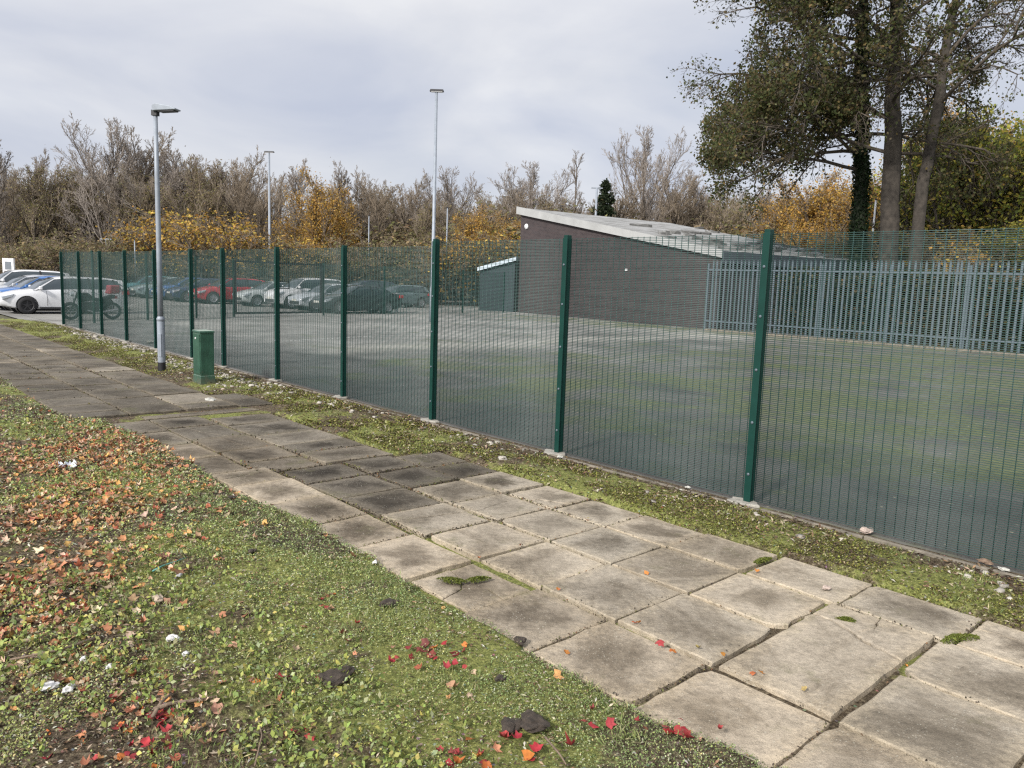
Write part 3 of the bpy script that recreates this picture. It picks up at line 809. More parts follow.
# ------------------------------------------------------------------ cars
def loft(rings):
    V = []; Fc = []; n = len(rings[0])
    for r_ in rings: V += r_
    for i in range(len(rings)-1):
        for k in range(n-1):
            Fc.append((i*n+k, i*n+k+1, (i+1)*n+k+1, (i+1)*n+k))
    return V, Fc
def interp(tab, x):
    xs = [t[0] for t in tab]; ys = [t[1] for t in tab]
    return float(np.interp(x, xs, ys))
TYPES = {
 'hatch':  dict(L=4.25, W=1.80, H=1.47, top=[(0, .62), (.012, .70), (.05, .78), (.14, .88), (.28, .97), (.6, 1.00), (.93, 1.05), (.985, 1.02), (1, .80)],
                cab=(.255, .44, .60, .90, .965), wb=(.19, .81)),
 'estate': dict(L=4.55, W=1.80, H=1.47, top=[(0, .60), (.012, .68), (.05, .76), (.14, .86), (.27, .95), (.6, .99), (.95, 1.05), (.988, 1.0), (1, .80)],
                cab=(.235, .41, .60, .93, .985), wb=(.185, .785)),
 'saloon': dict(L=4.65, W=1.82, H=1.44, top=[(0, .60), (.012, .68), (.05, .76), (.14, .86), (.28, .94), (.6, .97), (.84, 1.03), (.97, 1.04), (1, .85)],
                cab=(.26, .44, .58, .72, .87), wb=(.185, .79)),
 'suv':    dict(L=4.45, W=1.86, H=1.68, top=[(0, .70), (.012, .82), (.04, .92), (.12, 1.03), (.25, 1.11), (.6, 1.13), (.93, 1.18), (.985, 1.12), (1, .85)],
                cab=(.235, .385, .60, .90, .97), wb=(.19, .80)),
}
def body_mesh(T):
    L, Wd, H = T['L'], T['W'], T['H']
    sx = [0, .006, .02, .05, .09, .14, .19, .24, .30, .38, .46, .54, .62, .70, .76, .81, .86, .90, .94, .97, .99, 1.0]
    rings = []
    for s in sx:
        x = L/2-s*L; u = abs(2*s-1)
        w = Wd/2*(1-.20*u**7-.04*u**2)
        zt = interp(T['top'], s); zb = .21+.10*max(0, u-.8)/.2
        h = zt-zb
        half = [(0, zb), (w*.86, zb), (w*.955, zb+.05), (w*.985, zb+h*.28), (w, zb+h*.52), (w*.985, zb+h*.74), (w*.955, zt-h*.10), (w*.91, zt-.012), (w*.80, zt+.012), (0, zt+.03)]
        ring = [(x, -y, z) for y, z in half[::-1]][:-1]+[(x, y, z) for y, z in half]
        rings.append(ring)
    V, Fc = loft(rings); n = len(rings[0])
    # close underside seam is shared at y=0; end caps
    Fc.append(tuple(range(n))); Fc.append(tuple(range((len(rings)-1)*n, len(rings)*n))[::-1])
    for i in range(len(rings)-1): Fc.append((i*n+n-1, i*n, (i+1)*n, (i+1)*n+n-1))
    mb = MB(); mb.v = V; mb.f = Fc
    return mb
body_cache = {}
def car_meshes(kind):
    if kind in body_cache: return body_cache[kind]
    T = TYPES[kind]; L, Wd, H = T['L'], T['W'], T['H']
    res = {}
    tmp = body_mesh(T).build('tmp_body', M['black'])
    bm = bmesh.new(); bm.from_mesh(tmp.data); bmesh.ops.remove_doubles(bm, verts=bm.verts, dist=1e-5); bmesh.ops.recalc_face_normals(bm, faces=bm.faces); bm.to_mesh(tmp.data); bm.free()
    rw = .325 if kind != 'suv' else .36
    cuts = []
    for s in T['wb']:
        for sd in (-1, 1):
            c = MB().lathe([(0, 0), (rw+.055, 0), (rw+.055, .5), (0, .5)], 28, 'y').build('tmp_cut', M['black'])
            c.location = (L/2-s*L, sd*(Wd/2-.24)-(0 if sd > 0 else .5), rw)
            md = tmp.modifiers.new('b', 'BOOLEAN'); md.object = c; md.operation = 'DIFFERENCE'; md.solver = 'EXACT'; cuts.append(c)
    bpy.context.view_layer.update()
    dg = bpy.context.evaluated_depsgraph_get()
    me = bpy.data.meshes.new_from_object(tmp.evaluated_get(dg)); me.name = 'body'
    me.materials.clear()
    for c in cuts+[tmp]:
        d = c.data; bpy.data.objects.remove(c); bpy.data.meshes.remove(d)
    for p in me.polygons: p.use_smooth = True
    me.set_sharp_from_angle(angle=R(35))
    res['body'] = me
    # cabin
    s0, s1, s2, s3, s4 = T['cab']
    def zr(s):
        return interp([(s0, interp(T['top'], s0)+.01), (s0*.5+s1*.5, (interp(T['top'], s0)+H)/2+.05), (s1, H-.05), ((s1+s2)/2, H-.005), (s2, H), (s3-.12, H-.02), (s3, H-.07), (s4, interp(T['top'], s4)+.01)], s)
    def half_at(s, off=0.0):
        zb = interp(T['top'], s)-.03; z = max(zr(s)+off, zb+.01); t = (z-zb)/(H-zb)
        wb = Wd/2*.915; wt = wb-(wb-Wd/2*.70)*t
        return zb, z, wb+off, wt+off
    ss = list(np.linspace(s0, s1, 5))+list(np.linspace(s1, s3, 9))[1:]+list(np.linspace(s3, s4, 4))[1:]
    def ring(s, off=0, zlow=None):
        zb, z, wb, wt = half_at(s, off); x = L/2-s*L
        h = [(wb, zb), (wb+(wt-wb)*.5+.012, (zb+z)/2), (wt+.01, z-.07*min(1, (z-zb)/.3)), (wt*.90, z-.018), (wt*.5, z), (0, z+.006)]
        return [(x, y, q) for y, q in h]+[(x, -y, q) for y, q in h[::-1][1:]]
    rings = [ring(s) for s in ss]; V, Fc = loft(rings)
    mb = MB(); mb.v, mb.f = V, Fc; o = mb.build('windows', M['glass'], smooth=True); res['windows'] = o.data; bpy.data.objects.remove(o)
    # painted roof and pillars as one pressed shell, 8 mm proud of the glass
    mb = MB()
    rr = [ring(s, .010)[2:-2] for s in np.linspace(s1-.006, s3+.004, 10)]
    V, Fc = loft(rr); mb.v, mb.f = V, Fc
    def strip(sa, sb, wa, wbm, va=0.0, vb=1.0, top=True):
        """pillar strip on both sides from station sa at belt to sb at roof"""
        for sd in (-1, 1):
            b = len(mb.v)
            for (s, w_, f) in ((sa, wa, 0), (sb, wbm, 1)):
                for e in (-1, 1):
                    zb, z, wb_, wt_ = half_at(s, .012); x = L/2-(s+e*w_)*L
                    zz = interp(T['top'], s)-.02 if f == 0 else z-.035
                    yy = wb_+.004 if f == 0 else wt_+.006
                    mb.v.append((x, sd*yy, zz))
            mb.f.append((b, b+1, b+3, b+2))
    strip(s0+.006, s1, .012, .007)
    strip(s3+.035 if kind != 'saloon' else s4-.02, s3-.006 if kind != 'saloon' else s3+.005, .03 if kind != 'saloon' else .018, .02)
    o = mb.build('roof', M['black'], smooth=False); res['roof'] = o.data; bpy.data.objects.remove(o)
    mb = MB(); strip((s1+s3)/2+.01, (s1+s3)/2+.0, .009, .008); strip(s3-.03, s3-.06, .006, .006)
    mb.build('tmp', M['dark_trim']); o = bpy.data.objects['tmp']; o.name = 'x'; res['door_pillar'] = o.data; bpy.data.objects.remove(o)
    # wheels
    mb = MB().lathe([(rw*.66, -.10), (rw*.96, -.105), (rw, -.07), (rw, .07), (rw*.96, .105), (rw*.66, .10)], 30, 'y'); o = mb.build('tyre', M['rubber'], smooth=True); res['tyre'] = o.data; bpy.data.objects.remove(o)
    mb = MB().lathe([(rw*.66, .098), (rw*.60, .085), (rw*.58, .03), (0, .03)], 30, 'y').lathe([(0, .085), (.06, .085), (.07, .03)], 16, 'y')
    for k in range(5):
        Mx = Matrix.Rotation(k*2*math.pi/5, 4, 'Y'); mb.box(-.028, .028, .035, .082, .03, rw*.63, Mx, (.8, 1))
    o = mb.build('rim', M['alloy']); res['rim'] = o.data; bpy.data.objects.remove(o)
    mb = MB().lathe([(0, 0), (rw+.05, 0), (rw+.05, .30)], 28, 'y'); o = mb.build('arch', M['dark_trim']); res['wheel_arch'] = o.data; bpy.data.objects.remove(o)
    res['rw'] = rw
    body_cache[kind] = res
    return res
def part(name, me, mat, parent, loc=(0, 0, 0), rz=0):
    m2 = me.copy() if mat else me
    if mat: m2.materials.clear(); m2.materials.append(mat)
    o = bpy.data.objects.new(name, m2); C.objects.link(o); o.parent = parent; o.location = loc; o.rotation_euler = (0, 0, rz)
    return o
def car(label, kind, colour, px, a, group=None, sc=1.0, c=None, dark_rims=False, rz=0.0, noplate=True):
    T = TYPES[kind]; ms = car_meshes(kind); L, Wd = T['L'], T['W']; rw = ms['rw']
    if c is None:
        t = (px-512)/F
        c = (-X0+t*Y0+(-DX+t*DY)*a)/(NX-t*NY)
    ct = thing('parked_car', label, 'car', (0, 0, 0), 0, group)
    pm = paint('paint_'+label.split()[0], colour)
    ang = math.atan2(-NY, -NX)+rz
    # nearside front wheel stands at (a, c)
    fx, fy = L/2-T['wb'][0]*L, Wd/2-.02
    p = Vector(W(a, c)); off = Matrix.Rotation(ang, 4, 'Z') @ Vector((fx*sc, fy*sc, 0))
    ct.location = (p.x-off.x, p.y-off.y, 0); ct.rotation_euler.z = ang; ct.scale = (sc, sc, sc)
    bd = part('body', ms['body'], pm, ct)
    part('windows', ms['windows'], M['glass'], ct); part('roof', ms['roof'], pm, ct); part('door_pillar', ms['door_pillar'], M['dark_trim'], ct)
    for s in T['wb']:
        for sd in (-1, 1):
            w_ = bpy.data.objects.new('wheel', ms['tyre']); C.objects.link(w_); w_.parent = ct
            w_.location = (L/2-s*L, sd*(Wd/2-.115), rw); w_.rotation_euler.z = 0 if sd > 0 else math.pi
            r_ = part('rim', ms['rim'], M['dark_trim'] if dark_rims else None, w_)
            ar = part('wheel_arch', ms['wheel_arch'], None, ct, (L/2-s*L, sd*(Wd/2-.42), rw), 0 if sd > 0 else math.pi)
    zt = interp(T['top'], .03)
    for sd in (-1, 1):
        hl = MB().prism([(L/2-.035, zt-.17), (L/2-.02, zt-.05), (L/2-.42, zt+.055), (L/2-.36, zt-.06)], 'y', Wd/2-.36, Wd/2-.055)
        h2 = hl.build('headlight', M['lens'], ct, bevel=.015)
        if sd < 0: h2.scale.y = -1
        zq = interp(T['top'], .97)
        tl = MB().box(-L/2-.012, -L/2+.25, Wd/2-.26, Wd/2-.045, zq-.24, zq-.07, None, (.9, .9)).build('tail_light', M['red_lens'], ct, bevel=.02)
        if sd < 0: tl.scale.y = -1
        mr = MB().box(.0, .13, 0, .19, -.06, .08, None, (.8, .9)).build('mirror', pm, ct, bevel=.03)
        mr.location = (L/2-(T['cab'][0]+.065)*L, Wd/2*.93 if sd > 0 else -Wd/2*.93, interp(T['top'], .3)+.05)
        if sd < 0: mr.scale.y = -1
        for s in (.47, .69):
            MB().box(-.09, .09, -.02, .02, -.015, .015).build('door_handle', pm if kind != 'suv' else M['dark_trim'], ct, bevel=.006, loc=(L/2-s*L, sd*(Wd/2*.992), interp(T['top'], s)-.13))
        gp = MB()
        for s in (.335 if kind != 'suv' else .32, .535, .745):
            gp.tube([(L/2-s*L, sd*(Wd/2*.994), .32), (L/2-s*L, sd*(Wd/2*1.0), .60), (L/2-(s-.004)*L, sd*(Wd/2*.962), interp(T['top'], s)-.07)], .006, 5)
        gp.build('door_gap', M['dark_trim'], ct)
        MB().box(-L*.27, L*.22, -.02, .02, .19, .27).build('sill', M['dark_trim'], ct, loc=(0, sd*(Wd/2*.965), 0))
    MB().box(-.0, .035, -.55, .55, .33, .50).build('grille', M['dark_trim'], ct, bevel=.01, loc=(L/2-.02, 0, 0))
    MB().box(0, .012, -.26, .26, .50, .61).build('number_plate', M['plate'], ct, loc=(L/2+.012, 0, 0))
    MB().box(-.012, 0, -.26, .26, .62, .73).build('number_plate', M['plate'], ct, loc=(-L/2-.004, 0, 0))
    return ct
gl = 'cars parked at the left edge outside the mesh'
gy = 'cars parked beyond the fenced yard'
car('white estate car with black alloy wheels nearest the left corner of the green fence', 'estate', (.72, .73, .75), 26, 31.7, gl, 1.02, dark_rims=True)
car('bright blue hatchback parked just behind the white estate car', 'hatch', (.05, .16, .42), 12, 34.3, gl)
car('silver hatchback parked third from the fence, between the blue car and the white off-roader', 'hatch', (.45, .47, .50), 0, 36.9, gl)
car('white off-roader farthest back in the row at the left edge', 'suv', (.70, .71, .72), -8, 39.6, gl)
car('black saloon with a red tail light nearest the cross fence', 'saloon', (.020, .030, .034), 339, 31.4, gy, 1.02)
car('silver hatchback between the black saloon and the white off-roader behind the mesh', 'hatch', (.42, .45, .48), 314, 34.0, gy)
car('white off-roader seen through the mesh gate', 'suv', (.72, .73, .74), 290, 36.4, gy, 1.03)
car('pale silver hatchback behind the gate between the red car and the white off-roader', 'hatch', (.46, .50, .50), 256, 39.0, gy)
car('red hatchback seen through the mesh left of the gate', 'hatch', (.42, .018, .035), 212, 42.2, gy, 1.06)
car('dark navy hatchback parked beside the red car', 'hatch', (.03, .05, .11), 186, 44.8, gy)
car('mid blue hatchback right of the near street lamp', 'hatch', (.07, .16, .36), 170, 47.2, gy)
car('grey green saloon hidden behind the near street lamp', 'saloon', (.28, .36, .37), 150, 50.4, gy)
car('teal hatchback farthest along the row, left of the near street lamp', 'hatch', (.12, .30, .33), 131, 53.5, gy)
car('grey hatchback parked right of the black saloon beside the pale bollard', 'hatch', (.14, .19, .20), 386, 38.5, gy)
car('dark blue off-roader roof showing above the black saloon', 'suv', (.03, .045, .075), 352, 41.5, gy)

# bollard and sign
x, y, z = far(397, 43.5, 293)
t = thing('bollard', 'short pale bollard with a red band right of the black saloon', 'bollard', (x, y, 0))
MB().lathe([(.09, 0), (.09, z-.1), (.07, z), (0, z+.02)], 14).build('shaft', M['white_lamp'], t, smooth=True)
MB().lathe([(.093, z*.62), (.093, z*.8)], 14).build('band', M['red_lens'], t)
x, y, z = far(9, 46, 271)
t = thing('car_park_sign', 'white framed board on two posts above the cars at the left edge', 'sign', (x, y, 0), R(-15))
for sx_ in (-.36, .36): MB().box(sx_-.05, sx_+.05, -.05, .05, 0, z+.75).build('leg', M['white_lamp'], t)
MB().box(-.34, .34, -.035, .035, z, z+.74).build('board', M['white_lamp'], t, bevel=.01)
MB().box(-.24, .24, -.042, -.036, z+.08, z+.55).build('panel', simple('sign_panel', (.14, .16, .18), .5), t)

# motorcycle by the cross fence
mx_, my_, _ = W(27.7, 1.55)
mc = thing('motorcycle', 'dark motorcycle with a red tail standing behind the farthest fence panels', 'motorcycle', (mx_, my_, 0), math.atan2(-NY, -NX)+.1)
for xw in (-.72, .72):
    w_ = MB().lathe([(.22, -.05), (.30, -.06), (.325, 0), (.30, .06), (.22, .05)], 26, 'y').build('wheel', M['rubber'], mc, smooth=True, loc=(xw, 0, .325))
    q = MB().lathe([(.225, -.02), (.20, -.02), (.20, .02), (.225, .02)], 22, 'y').lathe([(.05, -.05), (.05, .05)], 10, 'y')
    for k in range(6): q.box(-.010, .010, -.012, .012, .04, .21, Matrix.Rotation(k*math.pi/3, 4, 'Y'))
    q.build('rim', M['alloy'], w_)
MB().tube([(.72, 0, .325), (.60, 0, .62), (.47, 0, .98)], [.03, .035, .035], 8).tube([(.47, -.33, 1.05), (.48, 0, 1.0), (.47, .33, 1.05)], .016, 8).build('fork', M['dark_trim'], mc)
MB().prism([(.50, .86), (.42, .98), (.15, 1.00), (-.02, .86), (.0, .70), (.40, .66)], 'y', -.15, .15).build('fuel_tank', M['black'], mc, bevel=.05)
MB().prism([(.05, .84), (-.30, .80), (-.62, .92), (-.80, .93), (-.78, .80), (-.35, .68), (.05, .70)], 'y', -.13, .13).build('seat', M['dark_trim'], mc, bevel=.04)
MB().prism([(.38, .66), (.35, .28), (-.28, .26), (-.34, .66)], 'y', -.17, .17).build('engine', simple('engine', (.06, .06, .065), .5, .5), mc, bevel=.03)
MB().tube([(.2, .16, .35), (-.1, .19, .26), (-.85, .2, .38)], [.03, .035, .05], 10).build('exhaust', M['alloy'], mc)
MB().box(-.88, -.78, -.10, .10, .78, .90).build('tail_light', M['red_lens'], mc, bevel=.015)
MB().prism([(-.55, .95), (-.95, .97), (-.97, 1.28), (-.60, 1.28)], 'y', -.22, .22).build('top_box', simple('top_box_red', (.28, .03, .045), .4), mc, bevel=.05)
MB().lathe([(.0, 0), (.09, 0), (.07, -.1), (0, -.12)], 14).build('headlight', M['lens'], mc, loc=(.60, 0, .93)).rotation_euler = (0, R(-90), 0)

# ------------------------------------------------------------------ trees
def grow(rs, start, d0, L0, r0, P):
    """recursive skeleton; P = per-level dicts n,kids,ratio,ang,jit,trop,first"""
    segs = []; tips = []
    def rv(): return Vector((rs.gauss(0, 1), rs.gauss(0, 1), rs.gauss(0, 1)))
    def br(p, d, L, r, lv):
        Q = P[lv]; n = Q['n']; last = lv == len(P)-1
        for i in range(n):
            d = (d+rv()*Q['jit']+Vector((0, 0, Q['trop']))).normalized()
            q = p+d*(L/n); r1 = r*(1-(.75 if not last else .8)/n)
            segs.append((p, q, r, r1, lv)); p, r = q, r1
            f = (i+1)/n
            if not last and f >= Q.get('first', .2):
                k = Q['kids']; k = int(k)+(1 if rs.random() < k-int(k) else 0)
                if i == n-1: k += 1
                for _ in range(k):
                    ax = d.cross(rv()).normalized(); an = Q['ang']*rs.uniform(.6, 1.3)
                    dd = (d*math.cos(an)+ax*math.sin(an)).normalized()
                    LL = L*Q['ratio']*rs.uniform(.6, 1.15)*(1.15-.55*f)
                    br(p, dd, LL, min(r*.8, r0*Q.get('rr', .5)**(lv+1)*1.3), lv+1)
        if last: tips.append((p, d))
    br(Vector(start), Vector(d0).normalized(), L0, r0, 0)
    return segs, tips
def tubes(segs, sides, rmin):
    P0 = np.array([s[0][:] for s in segs]); P1 = np.array([s[1][:] for s in segs])
    r0 = np.maximum(np.array([s[2] for s in segs]), rmin); r1 = np.maximum(np.array([s[3] for s in segs]), rmin*.8)
    t = nrmz(P1-P0); P1 = P1+t*(r1[:, None]*.3)
    u = nrmz(np.cross(t, np.where(np.abs(t[:, 2:3]) < .9, [[0, 0, 1.]], [[1., 0, 0]]))); w = np.cross(t, u)
    V = []
    for P_, r_ in ((P0, r0), (P1, r1)):
        for k in range(sides):
            a = 2*math.pi*k/sides; V.append(P_+(u*math.cos(a)+w*math.sin(a))*r_[:, None])
    V = np.stack(V, 1); n = len(segs); b = (np.arange(n)*2*sides)[:, None]
    Q = np.concatenate([b+np.array([[k, (k+1) % sides, sides+(k+1) % sides, sides+k]]) for k in range(sides)])
    return V.reshape(-1, 3), Q
def leaves(P, size, cols, name, mat, parent=None, droop=.0, thin=.6, flat=0.0, rg=None):
    """folded leaf of four corners at every point; sizes (n,) colours (n,3)"""
    rg = rg or rng; n = len(P)
    d = rg.normal(size=(n, 3)); d[:, 2] = d[:, 2]*(1-flat)-droop; d = nrmz(d)
    nn = rg.normal(size=(n, 3)); nn[:, 2] = np.abs(nn[:, 2])+flat*3
    s = nrmz(np.cross(d, nn)); up = np.cross(s, d)
    sz = np.asarray(size)[:, None]
    V = np.stack([P, P+d*sz*.5+s*sz*thin*.5+up*sz*.12, P+d*sz, P+d*sz*.5-s*sz*thin*.5+up*sz*.12], 1)
    b = (np.arange(n)*4)[:, None]
    Q = b+np.array([[0, 1, 2, 3]])
    return mesh_np(name, V.reshape(-1, 3), Q, mat, parent, np.repeat(cols, 4, 0))
def palette(n, cols, weights, jit=.25, rg=None):
    rg = rg or rng
    c = np.array(cols)[rg.choice(len(cols), n, p=np.array(weights)/sum(weights))]
    return np.clip(c*(1+rg.uniform(-jit, jit, (n, 1)))*(1+rg.uniform(-.08, .08, (n, 3))), 0, 1)
def tips_cloud(tips, per, spread, rg=None):
    rg = rg or rng
    T_ = np.array([t[0][:] for t in tips])
    P = np.repeat(T_, per, 0); return P+rg.normal(size=P.shape)*spread
def tree_proto(seed, name, H, r0, P, twigmat, barkmat, leafspec=None, rtw=.012):
    rs = random.Random(seed); t = thing(name, 'x', 'tree')
    segs, tips = grow(rs, (0, 0, -.2), (0, 0, 1), H*.62, r0, P)
    zt = max(s[1].z for s in segs); k = H/zt
    segs = [(a*k, b*k, c, d, e) for a, b, c, d, e in segs]; tips = [(a*k, d) for a, d in tips]
    big = [s for s in segs if s[4] <= 1]; fine = [s for s in segs if s[4] > 1]
    V, Q = tubes(big, 7, .03); mesh_np('trunk', V, Q, barkmat, t, smooth=True)
    V, Q = tubes(fine, 3, rtw)
    cr = mesh_np('crown', V, Q, twigmat, t)
    if leafspec:
        per, spr, sz, cols, wts = leafspec[:5]
        P_ = tips_cloud(tips, per, spr); n = len(P_)
        if len(leafspec) > 5:   # keep more leaves low in the crown
            kk = rng.random(n) < np.clip(1.3-P_[:, 2]/H*leafspec[5], .02, 1); P_ = P_[kk]; n = len(P_)
        leaves(P_, rng.uniform(.6, 1.3, n)*sz, palette(n, cols, wts), 'foliage', M['leaf'], t, .3)
    t['H'] = H
    return t
Pb = [dict(n=8, kids=2.1, ratio=.72, ang=.55, jit=.05, trop=.06, first=.12), dict(n=5, kids=1.6, ratio=.52, ang=.6, jit=.11, trop=.09, first=.15),
      dict(n=4, kids=1.4, ratio=.55, ang=.5, jit=.12, trop=.10, first=.2), dict(n=3, kids=1.6, ratio=.6, ang=.5, jit=.14, trop=.10, first=.3), dict(n=2, kids=0, ratio=.5, ang=.5, jit=.2, trop=.03)]
Pt = [dict(n=9, kids=2.6, ratio=.32, ang=.5, jit=.04, trop=.06, first=.25)]+Pb[1:]
Pw = [dict(n=6, kids=3.0, ratio=.78, ang=.62, jit=.06, trop=.05, first=.12), dict(n=5, kids=1.9, ratio=.5, ang=.5, jit=.10, trop=.12, first=.2)]+Pb[2:]
Ps = [dict(n=3, kids=5, ratio=1.1, ang=.85, jit=.1, trop=.0, first=.1), dict(n=4, kids=2.4, ratio=.5, ang=.6, jit=.15, trop=.08, first=.2), dict(n=3, kids=2.4, ratio=.55, ang=.6, jit=.2, trop=.03, first=.3), dict(n=2, kids=0, ratio=.5, ang=.5, jit=.2, trop=.0)]
brown = [(.22, .17, .10), (.28, .21, .12), (.20, .18, .09)]
olive = [(.21, .20, .08), (.26, .23, .10), (.28, .22, .11)]
ochre = [(.52, .32, .07), (.42, .25, .07), (.60, .40, .10), (.26, .17, .07)]
protos = {
 'bare': tree_proto(1, 'bare_tree', 12, .13, Pb, M['twig'], M['bark'], (1, .12, .11, brown, [1, 1, 1], 2.3)),
 'bare2': tree_proto(2, 'bare_tree', 12, .13, Pt, M['twig_pale'], M['bark_pale'], (1, .15, .10, brown, [1, 1, .5], 2.6)),
 'bare3': tree_proto(3, 'bare_tree', 12, .13, Pw, M['twig'], M['bark'], None),
 'pale': tree_proto(4, 'bare_tree', 12, .12, Pw, M['twig_pale'], M['bark_pale'], None),
 'olive': tree_proto(5, 'olive_tree', 11, .17, Pb, M['twig'], M['bark'], (1, .22, .15, olive, [1, 1, 1], 1.1)),
 'ochre': tree_proto(6, 'ochre_tree', 10, .17, Pb, M['twig'], M['bark'], (3, .25, .15, ochre, [1, 1, .8, .9], .9)),
 'thin': tree_proto(8, 'bare_sapling', 12, .11, [dict(n=9, kids=1.0, ratio=.22, ang=.45, jit=.03, trop=.08, first=.35)]+Pb[1:4], M['twig_pale'], M['bark_pale'], None),
 'shrub': tree_proto(9, 'brown_shrub', 4, .07, Ps, M['twig'], M['bark'], (1, .2, .16, brown+olive, [1, 1, 1, .6, .6, .4])),
 'gold': tree_proto(10, 'golden_shrub', 4, .07, Ps, M['twig'], M['bark'], (1, .25, .15, ochre+[(.5, .38, .07)], [1, 1, 1, .4, 1])),
 'green': tree_proto(12, 'green_tree', 11, .2, Pw, M['bark'], M['bark'], (1, .34, .22, [(.20, .24, .05), (.32, .33, .07), (.50, .44, .08), (.13, .15, .04), (.52, .38, .08)], [1, 1, .8, .8, .35])),
}
used = {}
desc = {'bare': 'brown bare winter tree', 'bare2': 'tall pale-twigged tree', 'bare3': 'spreading leafless tree', 'pale': 'pale leafless tree', 'olive': 'olive brown tree',
        'ochre': 'orange ochre leaved tree', 'thin': 'slender bare sapling', 'shrub': 'low brown bush', 'gold': 'golden yellow bush', 'green': 'yellow green leafy tree'}
marks = [(-40, 'beyond the left edge cars'), (5, 'above the white board at the left edge'), (35, 'above the parked cars at the left edge'), (62, 'above the far corner post of the fence'), (90, 'above the tail of the white estate car'), (108, 'behind the T-shaped pole'),
         (130, 'left of the near lamp column'), (158, 'right behind the near lamp column'), (182, 'just right of the near lamp column'), (205, 'above the red car'), (232, 'above the left edge of the gate'), (258, 'left of the slim grey lamp column'), (275, 'at the slim grey lamp column'),
         (298, 'above the middle of the gate'), (322, 'above the white off-roader behind the gate'), (345, 'above the black saloon'), (368, 'at the thin pale pole'), (392, 'above the pale bollard'), (415, 'left of the tallest lamp column'), (437, 'behind the tallest lamp column'), (458, 'just right of the tallest lamp column'),
         (482, 'above the small lean-to'), (510, 'at the high end of the dark building'), (535, 'over the roof light of the dark building'), (560, 'over the upper roof edge'), (585, 'left of the short pole above the roof'), (610, 'right of the short pole above the roof'), (640, 'over the middle of the roof edge'), (668, 'over the right half of the roof edge'),
         (695, 'left of the big leafy crown'), (725, 'under the left side of the big crown'), (755, 'over the torn roof felt'), (785, 'over the low end of the roof'), (815, 'left of the ivy-clad trunk'), (840, 'beside the ivy-clad trunk'), (870, 'behind the ivy-clad trunk'), (905, 'behind the thickest trunk'), (940, 'right of the leaning trunk'), (975, 'above the palisade fence at the right'), (1010, 'at the right edge of the view'), (1060, 'beyond the right edge')]
seen_lab = {}
def put(kind, px, Y, top, group, rowtxt, wide=1.0):
    x, y, z = far(px, Y, top)
    pr = protos[kind]
    if kind not in used: o = pr; used[kind] = 1
    else: o = copy_tree(pr)
    s = z/pr['H']
    o.location = (x, y, 0); o.scale = (s*wide, s*wide, s); o.rotation_euler.z = random.uniform(0, 6.28)
    mk = min(marks, key=lambda m_: abs(m_[0]-px))[1]
    lab = '%s %s %s' % (desc[kind], mk, rowtxt)
    n = seen_lab.get(lab, 0); seen_lab[lab] = n+1
    if n: lab = {1: 'slimmer ', 2: 'shorter ', 3: 'smallest '}[min(3, n)]+lab.replace(' in the front row', '').replace(' in the back row', ' farther back').replace(' in the front hedge', ' in front')
    tag(o, lab, 'bush' if kind in ('shrub', 'gold') else 'tree', group)
    return o
gF = 'trees in the wood behind the car park'; gB = 'trees at the back of the wood'; gS = 'bushes along the edge of the wood'
front = [('bare2', -14, 62, 128), ('bare', 6, 66, 150), ('olive', 28, 64, 158), ('bare2', 45, 70, 148), ('olive', 60, 66, 162), ('bare', 82, 68, 150), ('pale', 112, 66, 118), ('bare', 131, 70, 124), ('olive', 146, 64, 165),
         ('pale', 172, 68, 148), ('bare3', 194, 70, 142), ('olive', 206, 66, 160), ('bare3', 236, 66, 144), ('bare', 258, 74, 168), ('thin', 284, 70, 172), ('ochre', 318, 64, 170), ('bare2', 304, 74, 158), ('bare2', 338, 72, 160), ('ochre', 336, 70, 188),
         ('bare', 356, 74, 172), ('bare', 384, 74, 168), ('bare3', 404, 78, 172), ('olive', 424, 70, 196), ('pale', 452, 78, 166), ('ochre', 474, 66, 205), ('bare', 496, 76, 186), ('pale', 531, 80, 160), ('ochre', 505, 68, 212), ('olive', 560, 76, 196), ('thin', 579, 80, 150),
         ('bare', 617, 78, 180), ('pale', 645, 80, 124), ('bare', 672, 76, 172), ('bare2', 690, 78, 168), ('bare', 712, 76, 176), ('olive', 738, 74, 192), ('bare2', 762, 80, 185), ('ochre', 792, 72, 178), ('ochre', 824, 68, 168), ('bare', 850, 80, 170)]
for k_, px, Y, top in front: put(k_, px, Y, top, gF, 'in the front row', random.uniform(.9, 1.2))
px = -30; i = 0
while px < 860:
    k_ = random.choice(['bare', 'bare2', 'pale', 'olive', 'bare3'])
    put(k_, px, random.uniform(84, 104), random.uniform(178, 205)-(18 if px < 260 else 0), gB, 'in the back row', 1.15); px += random.uniform(13, 19)
px = -30
while px < 560:
    k_ = 'gold' if (165 < px < 245 or 290 < px < 350 or 440 < px < 515) and random.random() < .5 else 'shrub'
    top = random.uniform(226, 248)
    if 168 < px < 240 and k_ == 'gold': top = random.uniform(210, 226)
    put(k_, px, random.uniform(58, 62) if px > 110 else random.uniform(54, 60), top, gS, 'in the front hedge', 1.3); px += random.uniform(9, 14)
px = -30
while px < 860:
    put(random.choice(['shrub']*7+['gold']), px, random.uniform(70, 80), random.uniform(205, 235), gS, 'in the thicket', 1.6); px += random.uniform(16, 22)
